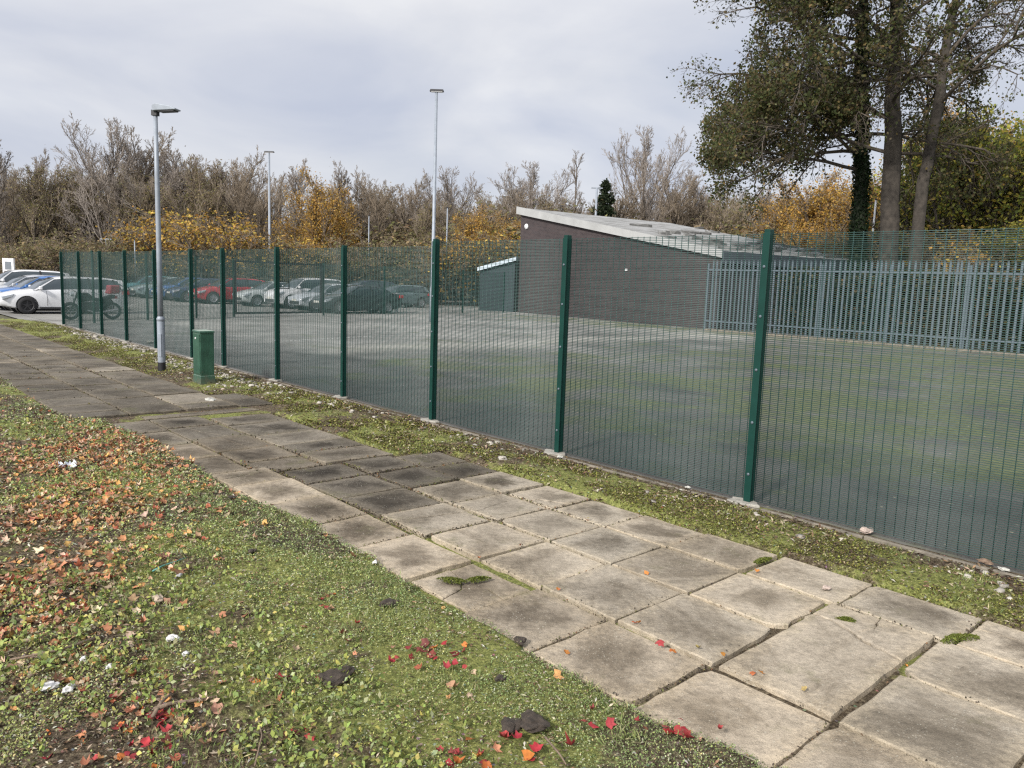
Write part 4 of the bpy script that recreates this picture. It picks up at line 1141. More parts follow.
# greener trees at the right, past the palisade fence
gR = 'leafy trees past the palisade fence'
for k_, px, Y, top in (('green', 945, 52, 128), ('green', 985, 48, 108), ('green', 1030, 50, 120), ('green', 915, 60, 165), ('ochre', 962, 60, 95), ('ochre', 878, 62, 165), ('green', 1070, 46, 110)):
    put(k_, px, Y, top, gR, 'in the front row', 1.05)
for px in range(868, 1060, 15):
    put(random.choice(['green', 'gold', 'shrub']) if px > 920 else 'shrub', px, random.uniform(42, 46), random.uniform(215, 240), gS, 'right behind the palisade', 1.3)
for k_ in protos:
    if k_ not in used:
        for c_ in list(protos[k_].children): bpy.data.objects.remove(c_)
        bpy.data.objects.remove(protos[k_])

# dark conifer above the roof
x, y, z = far(606, 74, 178)
t = thing('conifer', 'small dark conifer above the roof right of the short pole', 'tree', (x, y, 0))
MB().tube([(0, 0, 0), (0, 0, z*.98)], [.16, .03], 8).build('trunk', M['bark'], t)
P_ = []
for k in range(9000):
    h = random.uniform(.25, 1)**.8; ly_ = h*.6+.4*math.floor(h*11)/11+random.gauss(0, .01); a_ = random.uniform(0, 6.28); rr_ = (1.04-ly_)*4.2*math.sqrt(random.random())*(.7+.4*math.sin(a_*3+ly_*31))
    P_.append((rr_*math.cos(a_), rr_*math.sin(a_), ly_*z-rr_*.12+random.gauss(0, .08)))
P_ = np.array(P_); leaves(P_, rng.uniform(.15, .32, len(P_)), palette(len(P_), [(.022, .036, .018), (.035, .05, .022)], [1, 1]), 'crown', M['leaf'], t)

# wooded bank closing the distance
mb = MB()
for k in range(61):
    px = -400+k*30; x, y, z = far(px, 118, 280); d = Vector((x, y, 0)).normalized()
    h = 3.2+1.4*math.sin(k*.7)+.8*math.sin(k*1.9)
    for (rr, zz) in ((0, -.1), (10, h*.6), (22, h+1), (60, h+2)):
        mb.v.append((x+d.x*rr, y+d.y*rr, zz))
    if k:
        for q in range(3):
            b = (k-1)*4+q; mb.f.append((b, b+4, b+5, b+1))
tag(mb.build('hill', simple('leaf_litter_bank', (.075, .060, .035), .95, 0, .4, .5), fix=True), kind='structure')

# the big trees behind the palisade
def big_tree(name, label, pts, radii, seed, mat, limbs, leafn, ivy=False, az=None, cols=None, wts=None, lsz=.165):
    """pts: [(px,py)] of the trunk's line at depth Y"""
    rs = random.Random(seed); rg = np.random.default_rng(seed)
    base = pts[0]; bx_, by_, _ = far(base[0], base[2], 260)
    t = thing(name, label, 'tree', (bx_, by_, 0))
    O = Vector((bx_, by_, 0)); line_ = [Vector((0, 0, -.2))]+[Vector(far(p[0], p[2], p[1]))-O for p in pts[1:]]
    # resample with wobble
    res = []; rad = []
    for i in range(len(line_)-1):
        for k in range(6):
            f = k/6; q = line_[i].lerp(line_[i+1], f); q += Vector((rs.gauss(0, .035), rs.gauss(0, .035), 0)); res.append(q); rad.append(radii[i]*(1-f)+radii[i+1]*f)
    res.append(line_[-1]); rad.append(radii[-1])
    rad[0] *= 1.35; rad[1] *= 1.1
    tr = MB().tube(res, rad, 28)
    # bark flutes
    for j, v in enumerate(tr.v):
        i = j//28; c_ = res[min(i, len(res)-1)]; a_ = (j % 28)/28*6.28
        f = 1+.07*math.sin(a_*3+i*.2)+.05*math.sin(a_*11+i*.5)+rs.gauss(0, .03)
        tr.v[j] = (c_.x+(v[0]-c_.x)*f, c_.y+(v[1]-c_.y)*f, v[2])
    tr.build('trunk', mat, t, smooth=True)
    PL = [dict(n=7, kids=1.4, ratio=.48, ang=.7, jit=.10, trop=.0, first=.25, rr=.42), dict(n=4, kids=1.6, ratio=.55, ang=.7, jit=.16, trop=-.04, first=.25, rr=.42), dict(n=3, kids=1.5, ratio=.55, ang=.7, jit=.22, trop=-.07, first=.3, rr=.5), dict(n=2, kids=0, ratio=.5, ang=.5, jit=.25, trop=-.1)]
    S = []; T_ = []
    for (zf, L, azd, el) in limbs:
        i = min(len(res)-1, int(zf*(len(res)-1))); p = res[i]
        d = Vector((math.cos(R(azd)), math.sin(R(azd)), math.tan(R(el))))
        s, tp = grow(rs, p, d, L, min(.10, rad[i]*.45), PL); S += s; T_ += tp
    big = [s for s in S if s[4] <= 1]; fine = [s for s in S if s[4] > 1]
    V, Q = tubes(big, 6, .02); mesh_np('limbs', V, Q, M['bark'], t, smooth=True)
    V, Q = tubes(fine, 3, .008); mesh_np('twigs', V, Q, M['bark'], t)
    per = max(1, int(leafn/len(T_)))
    P_ = tips_cloud(T_, per, .20, rg)
    # clumps and gaps
    w_ = fbm((P_[:, 0]+bx_)*.55, P_[:, 2]*.55+P_[:, 1]*.2, seed, 3)
    w_ = .45*w_+.55*fbm((P_[:, 0]+bx_)*1.3, P_[:, 2]*1.3+P_[:, 1]*.6, seed+3, 3)
    dens = np.clip((w_-.36)*5.5, .05, 1)*np.clip(1.15-(P_[:, 0]+bx_-18.5)/6, .5, 1)
    P_ = P_[rg.random(len(P_)) < dens]; n = len(P_)
    leaves(P_, rg.uniform(.6, 1.25, n)*lsz, palette(n, cols or [(.065, .078, .028), (.10, .11, .04), (.12, .095, .045), (.20, .15, .06)], wts or [1, 1, .8, .3], .3, rg), 'crown', M['leaf'], t, .5, .7, 0, rg)
    if ivy:
        ivp = []
        for k in range(9000):
            i = rs.random()**1.2*.62*(len(res)-1); i0 = int(i); f = i-i0
            q = res[i0].lerp(res[i0+1], f); a_ = rs.uniform(0, 6.28); r_ = rad[i0]*(1.02+abs(rs.gauss(0, .35))*(1-i/len(res)))
            ivp.append((q.x+r_*math.cos(a_), q.y+r_*math.sin(a_), q.z))
        ivp = np.array(ivp); leaves(ivp, rg.uniform(.09, .17, len(ivp)), palette(len(ivp), [(.018, .036, .016), (.03, .055, .02)], [1, 1], .3, rg), 'ivy', M['leaf'], t, .6, .9, 0, rg)
    return t, T_
def limbset(seed, n, z0, z1, L, lo, hi, eld=(-5, 35)):
    rs = random.Random(seed)
    return [(z0+(z1-z0)*(k+rs.random()*.7)/n, L*rs.uniform(.7, 1.15), rs.uniform(lo, hi), rs.uniform(*eld)) for k in range(n)]
big_tree('broadleaf_tree', 'tall tree with an ivy-clad dark trunk, leftmost of the three big trunks', [(862, 260, 40), (861, 170, 40), (862, 60, 40), (866, -60, 40), (870, -150, 40)], [.34, .27, .22, .16, .08], 11, M['bark_ivy'],
         limbset(1, 30, .30, .97, 6.9, 120, 245, (-8, 32))+limbset(21, 3, .27, .40, 6.6, 165, 205, (-8, 6))+limbset(2, 6, .30, .95, 5.0, -60, 110), 120000, ivy=True)
big_tree('broadleaf_tree', 'tall tree with the thickest pale brown trunk, middle of the three big trunks', [(894, 260, 38), (892, 170, 38), (894, 70, 38), (899, -60, 38), (902, -160, 38)], [.46, .39, .31, .24, .1], 12, M['bark_big'],
         limbset(3, 11, .30, .97, 7.2, 120, 250)+limbset(4, 7, .30, .95, 6.0, -70, 100), 60000)
big_tree('broadleaf_tree', 'tall tree with a slim trunk leaning right, rightmost of the three big trunks', [(913, 260, 37), (924, 180, 37), (940, 90, 37), (955, 0, 37), (975, -120, 37)], [.29, .25, .21, .17, .1], 13, M['bark_big'],
         limbset(5, 12, .42, .97, 6.4, -80, 80, (0, 45))+limbset(6, 3, .45, .95, 4.0, 90, 250), 42000, lsz=.13)

# hedge of bramble and ivy behind the palisade
def hedge(label, a0, a1, c, H, n, cols, wts, seed):
    rg = np.random.default_rng(seed)
    a = rg.uniform(a0, a1, n); h = H*(.75+.4*fbm(a*.6, a*0+seed, seed, 3)); z = h*rg.random(n)**.7; dc = rg.normal(size=n)*.45*(1.2-z/h*.5)
    P_ = np.stack([X0+a*DX+(c+dc)*NX, Y0+a*DY+(c+dc)*NY, z], -1)
    o = leaves(P_, rg.uniform(.08, .2, n), palette(n, cols, wts, .3, rg), 'hedge', M['leaf'], None, .3, .8, 0, rg)
    return tag(o, label, 'hedge')
hedge('dense dark hedge of ivy and bramble behind the right half of the palisade fence', -4, 14.5, 27.2, 3.0, 42000, [(.03, .045, .02), (.05, .065, .025), (.10, .09, .035), (.18, .12, .05), (.26, .2, .12)], [1, 1, .5, .25, .1], 77)

# ------------------------------------------------------------------ ground cover of the near verges
def proj(P):
    D = P-np.array([0, 0, CAM_H]); z = D@FW
    return 512+F*(D@RT)/z, 384-F*(D@UP)/z, z
def cand(n, amin, amax, cmin, cmax, power=1.6, rg=rng):
    """random ground points, thinner with distance"""
    m_ = n*6
    a = rg.uniform(amin, amax, m_); c = rg.uniform(cmin, cmax, m_)
    x = X0+a*DX+c*NX; y = Y0+a*DY+c*NY
    d = np.hypot(x, y)
    k = rg.random(m_) < (3.2/np.maximum(d, 3.2))**power
    a, c, x, y = a[k], c[k], x[k], y[k]
    z = terrain(a, c); P_ = np.stack([x, y, z], -1)
    px, py, zz = proj(P_); k = (px > -60) & (px < 1100) & (py < 830) & (zz > 0)
    return a[k][:n], c[k][:n], P_[k][:n], px[k][:n], py[k][:n]
def near_scale(P_): return np.clip(np.hypot(P_[:, 0], P_[:, 1])/4.5, .8, 2.2)
def zone(px, py, cx, cy, rx, ry):
    return np.exp(-(((px-cx)/rx)**2+((py-cy)/ry)**2))
# 1. creeping green mat
a, c, P_, px, py = cand(300000, -3.5, 12, -9, -3.3)
le = left_edge(a)
k = (c < le+.05)
litter = np.clip(1.25*zone(px, py, 60, 500, 150, 90)+.5*zone(px, py, 40, 640, 120, 60), 0, 1)
dirt = fbm(a*2.4, c*2.4, 61)
band = np.clip(1-(le-c)/2.2, 0, 1)                        # finer, denser mat beside the path
dens = np.clip((dirt-.43)*6, .04, 1)*(1-.75*litter)
dens = np.maximum(dens, np.clip(band*1.6, 0, 1)*np.clip((dirt-.30)*6, .05, 1))
bare = np.clip((fbm(a*.9+3, c*.9, 67, 5)-.50)*9, 0, .93)*(1-np.clip(band*1.3, 0, .85))
dens = dens*(1-bare)
dens *= np.where(py < 455, .55, 1)
k &= rng.random(len(a)) < dens
P1 = P_[k]; n = len(P1); b_ = band[k]; P1[:, 2] += rng.uniform(-.004, .026, n)
green = palette(n, [(.19, .26, .09), (.25, .31, .12), (.31, .34, .16), (.38, .40, .26), (.10, .13, .05)], [1, 1.1, .8, .4, 1.3])
light = palette(n, [(.37, .41, .13), (.45, .46, .17), (.24, .27, .09), (.46, .38, .20), (.46, .47, .30)], [1, .8, 1, .4, .6])
mixk = (rng.random(n) < np.clip(.15+.75*(1-b_)+(fbm(P1[:, 0]*2.3, P1[:, 1]*2.3, 64)-.5)*1.5, .04, .9))[:, None]
tag(leaves(P1, rng.uniform(.007, .017, n)*near_scale(P1)*np.where(b_ > .3, .85, 1.1), np.where(mixk, light, green), 'ground_cover', M['ground_leaf'], None, -.25, .7, .35), kind='stuff')
# 2. moss and small leaves on the strip by the fence
a, c, P_, px, py = cand(190000, -3.5, 27, -1.75, -.15, 1.3)
re = right_edge(a)
dn = fbm(a*2.1, c*2.6, 71)
k = (c > re-.03-.10*np.clip((vnoise(a*3, a*0, 72)-.5)*3, 0, 1)) & (rng.random(len(a)) < np.clip((dn-.40)*7, .04, 1)*np.where((a > 8.3) & (a < 12.3), .35, 1)*np.clip(1.25-np.clip((c+.5)/.4, 0, 1), .1, 1))
P1 = P_[k]; n = len(P1); P1[:, 2] += rng.uniform(-.003, .012, n)
cm = palette(n, [(.16, .165, .035), (.22, .22, .05), (.085, .09, .022), (.33, .33, .14), (.11, .075, .045), (.40, .35, .21)], [1, .8, 1.3, .3, 1.0, .2])
tag(leaves(P1, rng.uniform(.007, .016, n)*near_scale(P1), cm, 'moss', M['ground_leaf'], None, -.2, .75, .4), kind='stuff')
# 3. dead straw, grit and leaf crumbs
a, c, P_, px, py = cand(170000, -3.5, 14, -9, -.15)
re, le = right_edge(a), left_edge(a)
k = ((c < le) | (c > re)) & (rng.random(len(a)) < np.clip((fbm(a*3, c*3, 81)-.3)*3.5, .1, 1)*np.where(c > re, np.where(c > -.5, .7, .28), 1)*np.where((c < le) & (c > le-1.5), .35, 1))
P1 = P_[k]; n = len(P1); P1[:, 2] += rng.uniform(.002, .020, n)
tag(leaves(P1, rng.uniform(.010, .038, n)*near_scale(P1), palette(n, [(.33, .27, .18), (.45, .40, .29), (.16, .11, .07), (.08, .055, .04), (.28, .17, .10), (.55, .52, .44)], [.9, .6, 1.3, 1.5, .8, .3]), 'leaf_crumbs', M['ground_leaf'], None, 0, .32, .7), kind='stuff')
# 4. broader weeds: rosettes of light leaves
a, c, P_, px, py = cand(5200, -3.5, 9, -9, -3.6, 1.0)
k = rng.random(len(a)) < np.clip(.10+1.1*zone(px, py, 60, 450, 150, 60)+.8*zone(px, py, 40, 610, 130, 80)+1.0*zone(px, py, 330, 745, 130, 50)+.5*zone(px, py, 200, 650, 200, 90)-.9*np.clip(1-(left_edge(a)-c)/1.0, 0, 1), .0, 1)*.6*(1-np.clip((fbm(a*.9+3, c*.9, 67, 5)-.50)*9, 0, .95))
P1 = P_[k]; m_ = 9
Q1 = np.repeat(P1, m_, 0); n = len(Q1); Q1[:, 2] += rng.uniform(.0, .05, n); Q1[:, :2] += rng.normal(size=(n, 2))*.020
tag(leaves(Q1, rng.uniform(.014, .036, n), palette(n, [(.24, .30, .08), (.32, .36, .10), (.17, .22, .07), (.40, .37, .11), (.32, .35, .19)], [1, 1, 1, .5, .5]), 'weeds', M['ground_leaf'], None, -.5, .6, .1), kind='stuff')
# 5. fallen broad leaves (maple-like outlines)
def maple(P_, size, cols, name):
    n = len(P_); T = 11
    ang = np.linspace(0, 2*np.pi, T, endpoint=False)
    rad = np.array([.30, .95, .50, .85, .42, .55, .55, .42, .85, .50, .95])*.55
    rad = np.roll(rad, 0)
    rad = rad*.6+.22
    base = np.stack([np.cos(ang)*rad, np.sin(ang)*rad, 0*ang], -1)
    V = np.concatenate([np.zeros((1, 3)), base])[None]*np.ones((n, 1, 1))
    V = V*rng.uniform(.75, 1.2, (n, T+1, 1))
    r2 = (V[..., 0]**2+V[..., 1]**2)
    V[..., 2] = r2*rng.uniform(-1.2, 2.2, (n, 1))+V[..., 0]*V[..., 1]*rng.uniform(-1.4, 1.4, (n, 1))+rng.normal(size=(n, T+1))*.035
    th = rng.uniform(0, 6.28, n); tl = rng.normal(size=n)*.38; tz = rng.normal(size=n)*.3
    c_, s_ = np.cos(tl)[:, None], np.sin(tl)[:, None]
    y = V[..., 1]*c_-V[..., 2]*s_; z = V[..., 1]*s_+V[..., 2]*c_; V = np.stack([V[..., 0], y, z], -1)
    c_, s_ = np.cos(tz)[:, None], np.sin(tz)[:, None]
    x = V[..., 0]*c_+V[..., 2]*s_; z = -V[..., 0]*s_+V[..., 2]*c_
    c_, s_ = np.cos(th)[:, None], np.sin(th)[:, None]
    V = np.stack([x*c_-V[..., 1]*s_, x*s_+V[..., 1]*c_, z], -1)*size[:, None, None]+P_[:, None]
    V[..., 2] += .012
    b = (np.arange(n)*(T+1))[:, None]
    Q = np.concatenate([b+np.array([[0, 1+k, 1+(k+1) % T]]) for k in range(T)])
    cc = np.repeat(cols, T+1, 0)*rng.uniform(.75, 1.2, (n*(T+1), 1))
    return mesh_np(name, V.reshape(-1, 3), Q, M['ground_leaf'], None, np.clip(cc, 0, 1))
a, c, P_, px, py = cand(21000, -3.5, 10, -10, -3.3, .8)
pr = 1.1*zone(px, py, 40, 500, 120, 60)+.9*zone(px, py, 20, 600, 75, 60)+.9*zone(px, py, 110, 450, 80, 18)+.25*zone(px, py, 120, 720, 120, 40)+.012
k = (rng.random(len(a)) < pr*np.clip((fbm(a*2, c*2, 91)-.28)*4, .1, 1)) & (c < left_edge(a)+.05)
P1 = P_[k]; n = len(P1)
tag(maple(P1, rng.uniform(.022, .068, n), palette(n, [(.52, .25, .11), (.44, .20, .11), (.42, .25, .16), (.66, .36, .13), (.58, .44, .31), (.42, .12, .07), (.22, .12, .07)], [1, 1.1, 1.2, .6, 1, .5, .7], .3), 'fallen_leaves'), kind='stuff')
# red leaves in little drifts near the camera
pts = []
for (cx, cy, sx_, sy_, q) in ((150, 728, 26, 16, 26), (118, 762, 20, 8, 10), (432, 662, 24, 8, 20), (350, 642, 10, 5, 5), (470, 762, 40, 8, 20), (676, 738, 16, 7, 12), (668, 654, 8, 5, 3), (330, 612, 12, 8, 4), (275, 690, 12, 5, 4), (60, 752, 18, 8, 8), (300, 745, 18, 8, 8), (600, 735, 14, 5, 4)):
    for _ in range(q):
        x, y = at(random.gauss(cx, sx_), random.gauss(cy, sy_)); pts.append((x, y, .035))
P1 = np.array(pts)
tag(maple(P1, rng.uniform(.03, .058, len(P1)), palette(len(P1), [(.36, .035, .045), (.34, .05, .05), (.50, .16, .04), (.24, .06, .05)], [1, 1, .4, .6], .3), 'red_leaves'), kind='stuff')
# odd leaves caught on the paving and in the joints
pts = []
for (cx, cy) in ((648, 575), (722, 659), (755, 676), (800, 695), (480, 560), (590, 522), (660, 510), (636, 627), (756, 573), (700, 650), (470, 640), (570, 655), (520, 545), (905, 668), (560, 590)):
    for _ in range(random.choice((1, 1, 2))):
        x, y = at(cx+random.gauss(0, 3), cy+random.gauss(0, 1.5)); pts.append((x, y, .006))
P1 = np.array(pts)
tag(maple(P1, rng.uniform(.02, .045, len(P1)), palette(len(P1), [(.5, .2, .05), (.42, .12, .05), (.4, .3, .12)], [1, 1, .6], .2), 'path_leaves'), kind='stuff')
# crumbs, soil and moss collected in the joints
pts = []; big_ = []
for (a0, a1, c0, c1, dz) in sl.J:
    am, cm_ = (a0+a1)/2, (c0+c1)/2
    if am < -3.2 or am > 16: continue
    for (e0, e1) in (((a0, c0), (a1, c0)), ((a0, c0), (a0, c1)), ((a1, c0), (a1, c1)), ((a0, c1), (a1, c1))):
        L = math.hypot(e1[0]-e0[0], e1[1]-e0[1]); w0 = fbm(e0[0]*1.3, e0[1]*1.3, 7)
        q = int(L*(230 if am < 3.5 else 110 if am < 8 else 60)*(.08+max(0, (w0-.42)*4)))
        for _ in range(q):
            f = random.random(); a_ = e0[0]+(e1[0]-e0[0])*f; c_ = e0[1]+(e1[1]-e0[1])*f
            wd_ = .006+.016*max(0, float(vnoise(a_*5, c_*5, 8))-.45)
            pts.append(W(a_+random.gauss(0, wd_), c_+random.gauss(0, wd_), dz+random.uniform(-.026, .003)))
P1 = np.array(pts); n = len(P1)
tag(leaves(P1, rng.uniform(.007, .018, n)*np.clip(near_scale(P1), 1, 2), palette(n, [(.12, .12, .04), (.075, .055, .04), (.18, .10, .05), (.15, .15, .05), (.05, .04, .03)], [.7, 1.4, .5, .4, 1.2]), 'joint_debris', M['ground_leaf'], None, -.3, .6, .3), kind='stuff')
# tufts of grass blades
a, c, P_, px, py = cand(26000, -3.5, 24, -8.5, -.2, 1.3)
tf_ = fbm(a*2.7, c*2.7, 101)
k = ((c < left_edge(a)+.03) | (c > right_edge(a)-.03)) & (tf_ > .50) & (rng.random(len(a)) < np.clip((tf_-.5)*9, .1, 1))
P1 = np.repeat(P_[k], 7, 0); n = len(P1); P1[:, :2] += rng.normal(size=(n, 2))*.018
tag(leaves(P1, rng.uniform(.02, .055, n), palette(n, [(.20, .25, .08), (.28, .31, .12), (.40, .37, .20), (.14, .19, .06)], [1, 1, .6, .8]), 'grass', M['ground_leaf'], None, -1.6, .09, 0), kind='stuff')

# moss cushions on the flags
def cushion(px_, py_, rx_, ry_, label, rot=0):
    x, y = at(px_, py_); n = 1500
    th = rng.uniform(0, 6.28, n); r_ = np.sqrt(rng.random(n)); wob_ = 1+.25*np.sin(th*3+px_)+.15*np.sin(th*5)
    lx_ = r_*np.cos(th)*rx_*wob_; ly_ = r_*np.sin(th)*ry_*wob_
    P_ = np.stack([lx_*math.cos(rot)-ly_*math.sin(rot), lx_*math.sin(rot)+ly_*math.cos(rot), .022*(1-r_**2)+.004], -1)
    o = leaves(P_, rng.uniform(.006, .013, n), palette(n, [(.14, .17, .03), (.09, .11, .02), (.19, .21, .05)], [1, 1, .6]), 'moss_cushion', M['ground_leaf'], None, -.6, .6, .1)
    o.location = (x, y, 0); tag(o, label, 'moss', 'moss cushions growing on the paving')
cushion(958, 640, .14, .035, 'flat green moss cushion at the joint near the right edge of the paving', .35)
cushion(452, 582, .08, .028, 'yellow green moss cushion on the broken flag at the left edge of the path', -.2)
cushion(478, 581, .07, .022, 'smaller moss cushion beside the yellow green one on the broken flag', .3)
cushion(847, 622, .05, .018, 'tiny moss tuft beside the Y-shaped crack in the raised flag', -.3)
cushion(762, 562, .09, .02, 'thin moss tuft in the joint of the right-hand flags', .6)

# stones, clods, sticks, paper, hose
def rock(px_, py_, s, name, mat, label, cat, group, col=(.5, .5, .48), flat=.5, seed=0, zadd=0.0, c=None):
    rs = random.Random(seed*31+int(px_)); bm = bmesh.new(); bmesh.ops.create_icosphere(bm, subdivisions=3, radius=1)
    ph = rs.random()*9
    for v in bm.verts:
        d = v.co.copy(); q = 1+.28*math.sin(d.x*3+ph)*math.cos(d.y*4+ph)+.14*math.sin(d.z*7+d.x*6+ph)+rs.gauss(0, .035)
        v.co = Vector((d.x*s*q, d.y*s*.72*q, d.z*s*flat*q))
    me = bpy.data.meshes.new(name); bm.to_mesh(me); bm.free()
    ca = me.color_attributes.new('col', 'FLOAT_COLOR', 'POINT'); ca.data.foreach_set('color', np.tile(np.array([*col, 1], np.float32), len(me.vertices)))
    me.materials.append(mat)
    for p in me.polygons: p.use_smooth = s < .03
    o = bpy.data.objects.new(name, me); C.objects.link(o)
    x, y = at(px_, py_)
    a = (x-X0)*DX+(y-Y0)*DY; cc = (x-X0)*NX+(y-Y0)*NY
    o.location = (x, y, max(0, float(terrain(np.array([a]), np.array([cc]))[0]))+s*flat*.6+.012+zadd); o.rotation_euler.z = rs.random()*6
    tag(o, label, cat, group); return o
gst = 'pale stones lying in the weeds'
for i, (px_, py_, s, lab) in enumerate(((173, 648, .030, 'white stone near the middle of the weed bed'), (186, 664, .020, 'small white pebble just below the white stone'), (84, 671, .022, 'white pebble left of the grey stick'), (110, 680, .020, 'grey pebble between two white ones'), (70, 702, .032, 'white stone near the lower left corner'), (50, 704, .034, 'tan stone beside the white one in the lower left'),
        (180, 585, .020, 'pale pebble below the teal hose'), (375, 568, .022, 'white shell-like pebble beside the path edge'), (158, 607, .04, 'buff stone in the middle of the weeds'))):
    rock(px_, py_, s, 'stone', M['stone'], lab, 'stone', gst, (.62, .61, .60) if 'white' in lab else (.42, .34, .26) if ('tan' in lab or 'buff' in lab) else (.34, .34, .34), .5, i)
gcl = 'dark clods of earth on the grass'
for i, (px_, py_, s, lab) in enumerate(((338, 690, .085, 'large flat dark clod in the lower middle of the grass'), (532, 733, .075, 'round dark clod close to the bottom of the view'), (510, 736, .06, 'flatter clod touching the round one at the bottom'), (520, 645, .040, 'dark clod below the corner of the paving'), (388, 611, .05, 'flat dark clod right of the grass middle'), (252, 560, .035, 'small dark clod left of the path edge'), (276, 550, .03, 'smallest dark clod close to the path'), (500, 683, .03, 'little round clod beneath the clod by the paving'), (232, 503, .035, 'flat dark clod at the edge of the far flags'))):
    rock(px_, py_, s, 'earth_clod', M['clod'], lab, 'clod', gcl, (.03, .02, .02), .28, i+20)
gch = 'broken concrete chips along the fence foot'
for i, (px_, py_, s, lab) in enumerate(((866, 533, .065, 'pinkish flat chip beside the kerb under the nearest fence panel'), (985, 565, .05, 'brown chip at the right end of the kerb'), (1003, 572, .035, 'pale chip beside the brown one at the right end of the kerb'), (826, 590, .03, 'small tan chip on the moss strip right of the flags'), (210, 402, .10, 'flat pale broken flag piece on the moss below the cabinet'), (688, 489, .03, 'small white chip on the kerb'), (150, 343, .12, 'grey rubble lump at the far end of the verge'), (560, 459, .04, 'white chip at the foot of the second nearest post'))):
    rock(px_, py_, s, 'concrete_chip', M['stone'], lab, 'rubble', gch, (.42, .34, .29) if 'pink' in lab or 'tan' in lab else (.2, .14, .1) if lab.startswith('brown') else (.45, .44, .40), .3, i+50)
# rubble scree along the far verge: too many to count
pts = []
rg = np.random.default_rng(5)
n = 2600; a = rg.uniform(-3.5, 24, n); c = -.45+rg.normal(size=n)*.18
keep = (rg.random(n) < np.where((a > 8) & (a < 13.5), .55, np.where((a > 15) & (a < 21), .9, np.where(a < 6, .07, .16)))); a, c = a[keep], np.clip(c[keep]+np.where((a[keep] > 8) & (a[keep] < 13.5), -rg.random(keep.sum())*.5, 0), -1.5, -.17)
V = []; Q = []; cl = []
ico = np.array([(1, 1, 1), (-1, -1, 1), (-1, 1, -1), (1, -1, -1)])*.6
for i in range(len(a)):
    s = abs(rg.normal())*.016+.010; b = len(V)
    p = np.array(W(a[i], c[i], float(terrain(a[i:i+1], c[i:i+1])[0])+.004))
    pts8 = np.array([(-1, -1, -.4), (1, -1, -.4), (1, 1, -.4), (-1, 1, -.4), (-.7, -.7, .5), (.7, -.6, .45), (.6, .7, .5), (-.7, .6, .4)])*s*rg.uniform(.6, 1.3, (8, 1))
    th = rg.uniform(0, 6.28); cs, sn = math.cos(th), math.sin(th)
    pts8 = np.stack([pts8[:, 0]*cs-pts8[:, 1]*sn, pts8[:, 0]*sn+pts8[:, 1]*cs, pts8[:, 2]], -1)+p
    V += list(pts8); Q += [(b+3, b+2, b+1, b), (b+4, b+5, b+6, b+7), (b, b+1, b+5, b+4), (b+1, b+2, b+6, b+5), (b+2, b+3, b+7, b+6), (b+3, b, b+4, b+7)]
    g_ = rg.uniform(.16, .46); cl += [(g_*1.06, g_*.98, g_*.86)]*8
tag(mesh_np('gravel', np.array(V), np.array(Q), M['stone'], None, np.array(cl)), kind='stuff')

x, y = at(68, 474)
mb = MB(); n = 9
rs = random.Random(4)
gridv = [[(i/(n-1)-.5, j/(n-1)-.5) for j in range(n)] for i in range(n)]
for i in range(n):
    for j in range(n):
        u, v = gridv[i][j]
        mb.v.append((u*.15, v*.10+.02*math.sin(u*9), .045+.028*math.sin(u*11+v*7)+.02*math.cos(v*15-u*5)+rs.gauss(0, .006)))
for i in range(n-1):
    for j in range(n-1): b = i*n+j; mb.f.append((b, b+1, b+n+1, b+n))
o = mb.build('paper_scrap', M['paper'], smooth=False, loc=(x, y, .03), fix=False); o.rotation_euler.z = .5
sm = o.modifiers.new('thick', 'SOLIDIFY'); sm.thickness = .002
tag(o, 'crumpled white paper scrap on the orange leaves at the left', 'litter')
def stick(P, r_, lab, mat='wood', name='stick', group='sticks lying in the weeds', cat='stick'):
    pts = [Vector((*at(p[0], p[1], .06), .075+random.uniform(-.008, .008))) for p in P]
    n = len(pts); o = MB().tube([p-pts[0] for p in pts], [r_*(1-.5*i/(n-1)) for i in range(n)], 7).build(name, M[mat], smooth=True, loc=pts[0])
    tag(o, lab, cat, group)
stick([(154, 713), (170, 706), (190, 704), (216, 700)], .011, 'thick grey brown stick near the bottom of the weeds')
stick([(153, 718), (162, 706), (172, 698)], .009, 'short stub of wood left of the thick stick')
stick([(255, 768), (262, 740), (258, 722)], .004, 'thin dry stem standing above the red leaves')
stick([(545, 742), (560, 758), (566, 768)], .005, 'pale root near the clod at the bottom')
stick([(100, 640), (60, 652), (10, 664)], .009, 'long dark root on the bare soil at the lower left')
stick([(153, 574), (162, 568), (176, 563), (188, 558)], .006, 'thin teal hose end lying in the weeds', 'hose', 'hose_end', None, 'hose')

# ------------------------------------------------------------------ sky, sun, camera
EL, AZ = R(34), R(215)   # sun behind the camera to the left; azimuth clockwise from +y
sd = Vector((math.sin(AZ)*math.cos(EL), math.cos(AZ)*math.cos(EL), math.sin(EL)))
sun = bpy.data.lights.new('sun', 'SUN'); sun.energy = 3.3; sun.angle = R(6); sun.color = (1, .95, .88)
so = bpy.data.objects.new('sun', sun); C.objects.link(so); so.rotation_euler = (-sd).to_track_quat('-Z', 'Y').to_euler(); so.location = (0, 0, 30)
wd = bpy.data.worlds.new('World'); bpy.context.scene.world = wd; wd.use_nodes = True
nt = wd.node_tree; bg = nt.nodes['Background']; bg.inputs[1].default_value = .12
sky = nt.nodes.new('ShaderNodeTexSky'); sky.sky_type = 'NISHITA'; sky.sun_disc = False; sky.sun_elevation = EL; sky.sun_rotation = AZ; sky.dust_density = 2
tc = nt.nodes.new('ShaderNodeTexCoord')
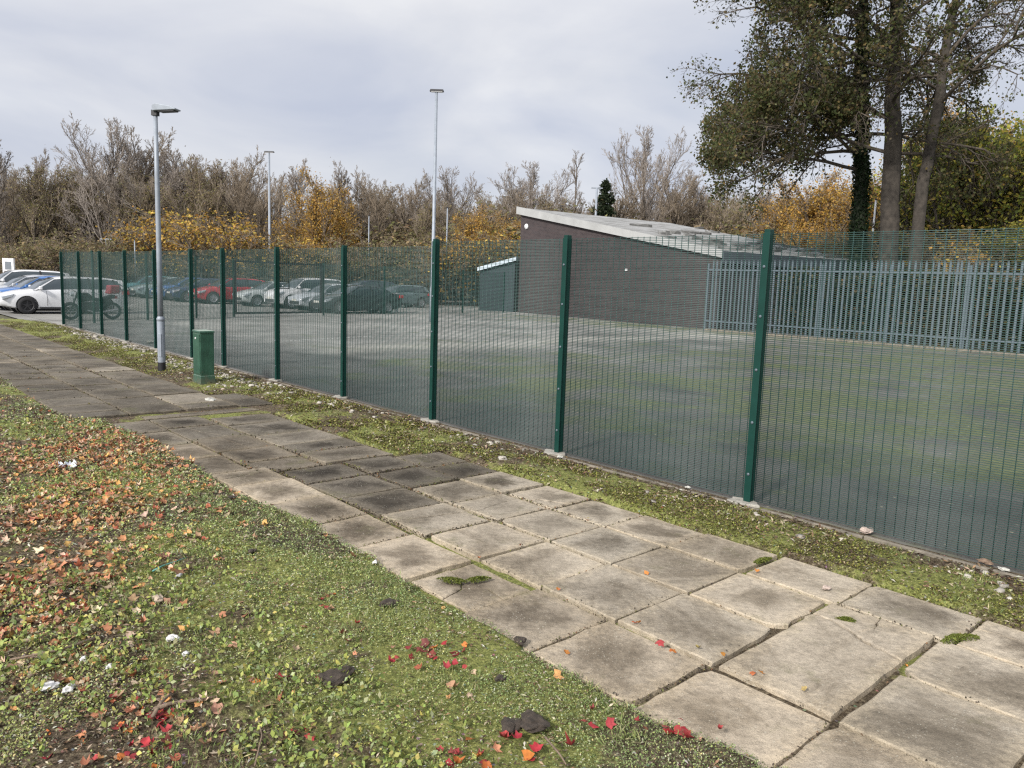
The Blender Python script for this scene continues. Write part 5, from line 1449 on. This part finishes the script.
mp = nt.nodes.new('ShaderNodeMapping'); mp.inputs['Scale'].default_value = (1, 1, 2.6); mp.inputs['Location'].default_value = (.35, .2, 0); nt.links.new(tc.outputs['Generated'], mp.inputs[0])
n1 = noise(nt, 1.9, 6, .5, mp.outputs[0], .4)
K = 1/.12
def s_(c): return tuple(min(1, x) for x in c)
cloud = ramp(nt, n1, [(.34, (.66, .69, .76)), (.46, (.78, .79, .83)), (.56, (.88, .88, .90)), (.68, (.97, .97, .97))])
sp0 = nt.nodes.new('ShaderNodeSeparateXYZ'); nt.links.new(tc.outputs['Generated'], sp0.inputs[0])
bk = ramp(nt, sp0.outputs[2], [(.04, g3(0)), (.11, g3(1)), (.20, g3(1)), (.36, g3(.25))])
n2_ = ramp(nt, noise(nt, 2.4, 6, .5, mp.outputs[0], .5), [(.38, g3(.12)), (.64, g3(.8))])
bm_ = node(nt, 'ShaderNodeMath', operation='MULTIPLY'); nt.links.new(bk, bm_.inputs[0]); nt.links.new(n2_, bm_.inputs[1])
cloud = mixc(nt, bm_.outputs[0], cloud, (.50, .545, .68))
# brighter low down and towards the hidden sun
sp = nt.nodes.new('ShaderNodeSeparateXYZ'); nt.links.new(tc.outputs['Generated'], sp.inputs[0])
hz = ramp(nt, sp.outputs[2], [(.0, g3(.9)), (.06, g3(.5)), (.13, g3(.0))])
cloud = mixc(nt, hz, cloud, (.78, .80, .86))
dt = nt.nodes.new('ShaderNodeVectorMath'); dt.operation = 'DOT_PRODUCT'; nt.links.new(tc.outputs['Generated'], dt.inputs[0]); dt.inputs[1].default_value = sd
gain = ramp(nt, dt.outputs['Value'], [(.2, g3(.190)), (1, g3(.38))])
sc_ = nt.nodes.new('ShaderNodeVectorMath'); sc_.operation = 'SCALE'; nt.links.new(cloud, sc_.inputs[0])
gm = node(nt, 'ShaderNodeMath', operation='MULTIPLY'); nt.links.new(gain, gm.inputs[0]); gm.inputs[1].default_value = 4*K*.92; nt.links.new(gm.outputs[0], sc_.inputs['Scale'])
out = mixc(nt, .92, sky.outputs[0], sc_.outputs[0])
nt.links.new(out, bg.inputs[0])

cam = bpy.data.cameras.new('camera'); co = bpy.data.objects.new('camera', cam); C.objects.link(co)
cam.sensor_width = 36; cam.lens = F/1024*36; cam.clip_end = 2000; cam.clip_start = .05
co.matrix_world = Matrix(((RT[0], UP[0], -FW[0], 0), (RT[1], UP[1], -FW[1], 0), (RT[2], UP[2], -FW[2], CAM_H), (0, 0, 0, 1)))
S_ = bpy.context.scene; S_.camera = co
S_.view_settings.view_transform = 'Standard'; S_.view_settings.look = 'None'; S_.view_settings.gamma = 1; S_.view_settings.exposure = .5
S_.cycles.use_denoising = False
S_.cycles.max_bounces = 6; S_.cycles.transparent_max_bounces = 8
S_.cycles.filter_width = 1.3
S_.cycles.sample_clamp_indirect = 1.5; S_.cycles.sample_clamp_direct = 5
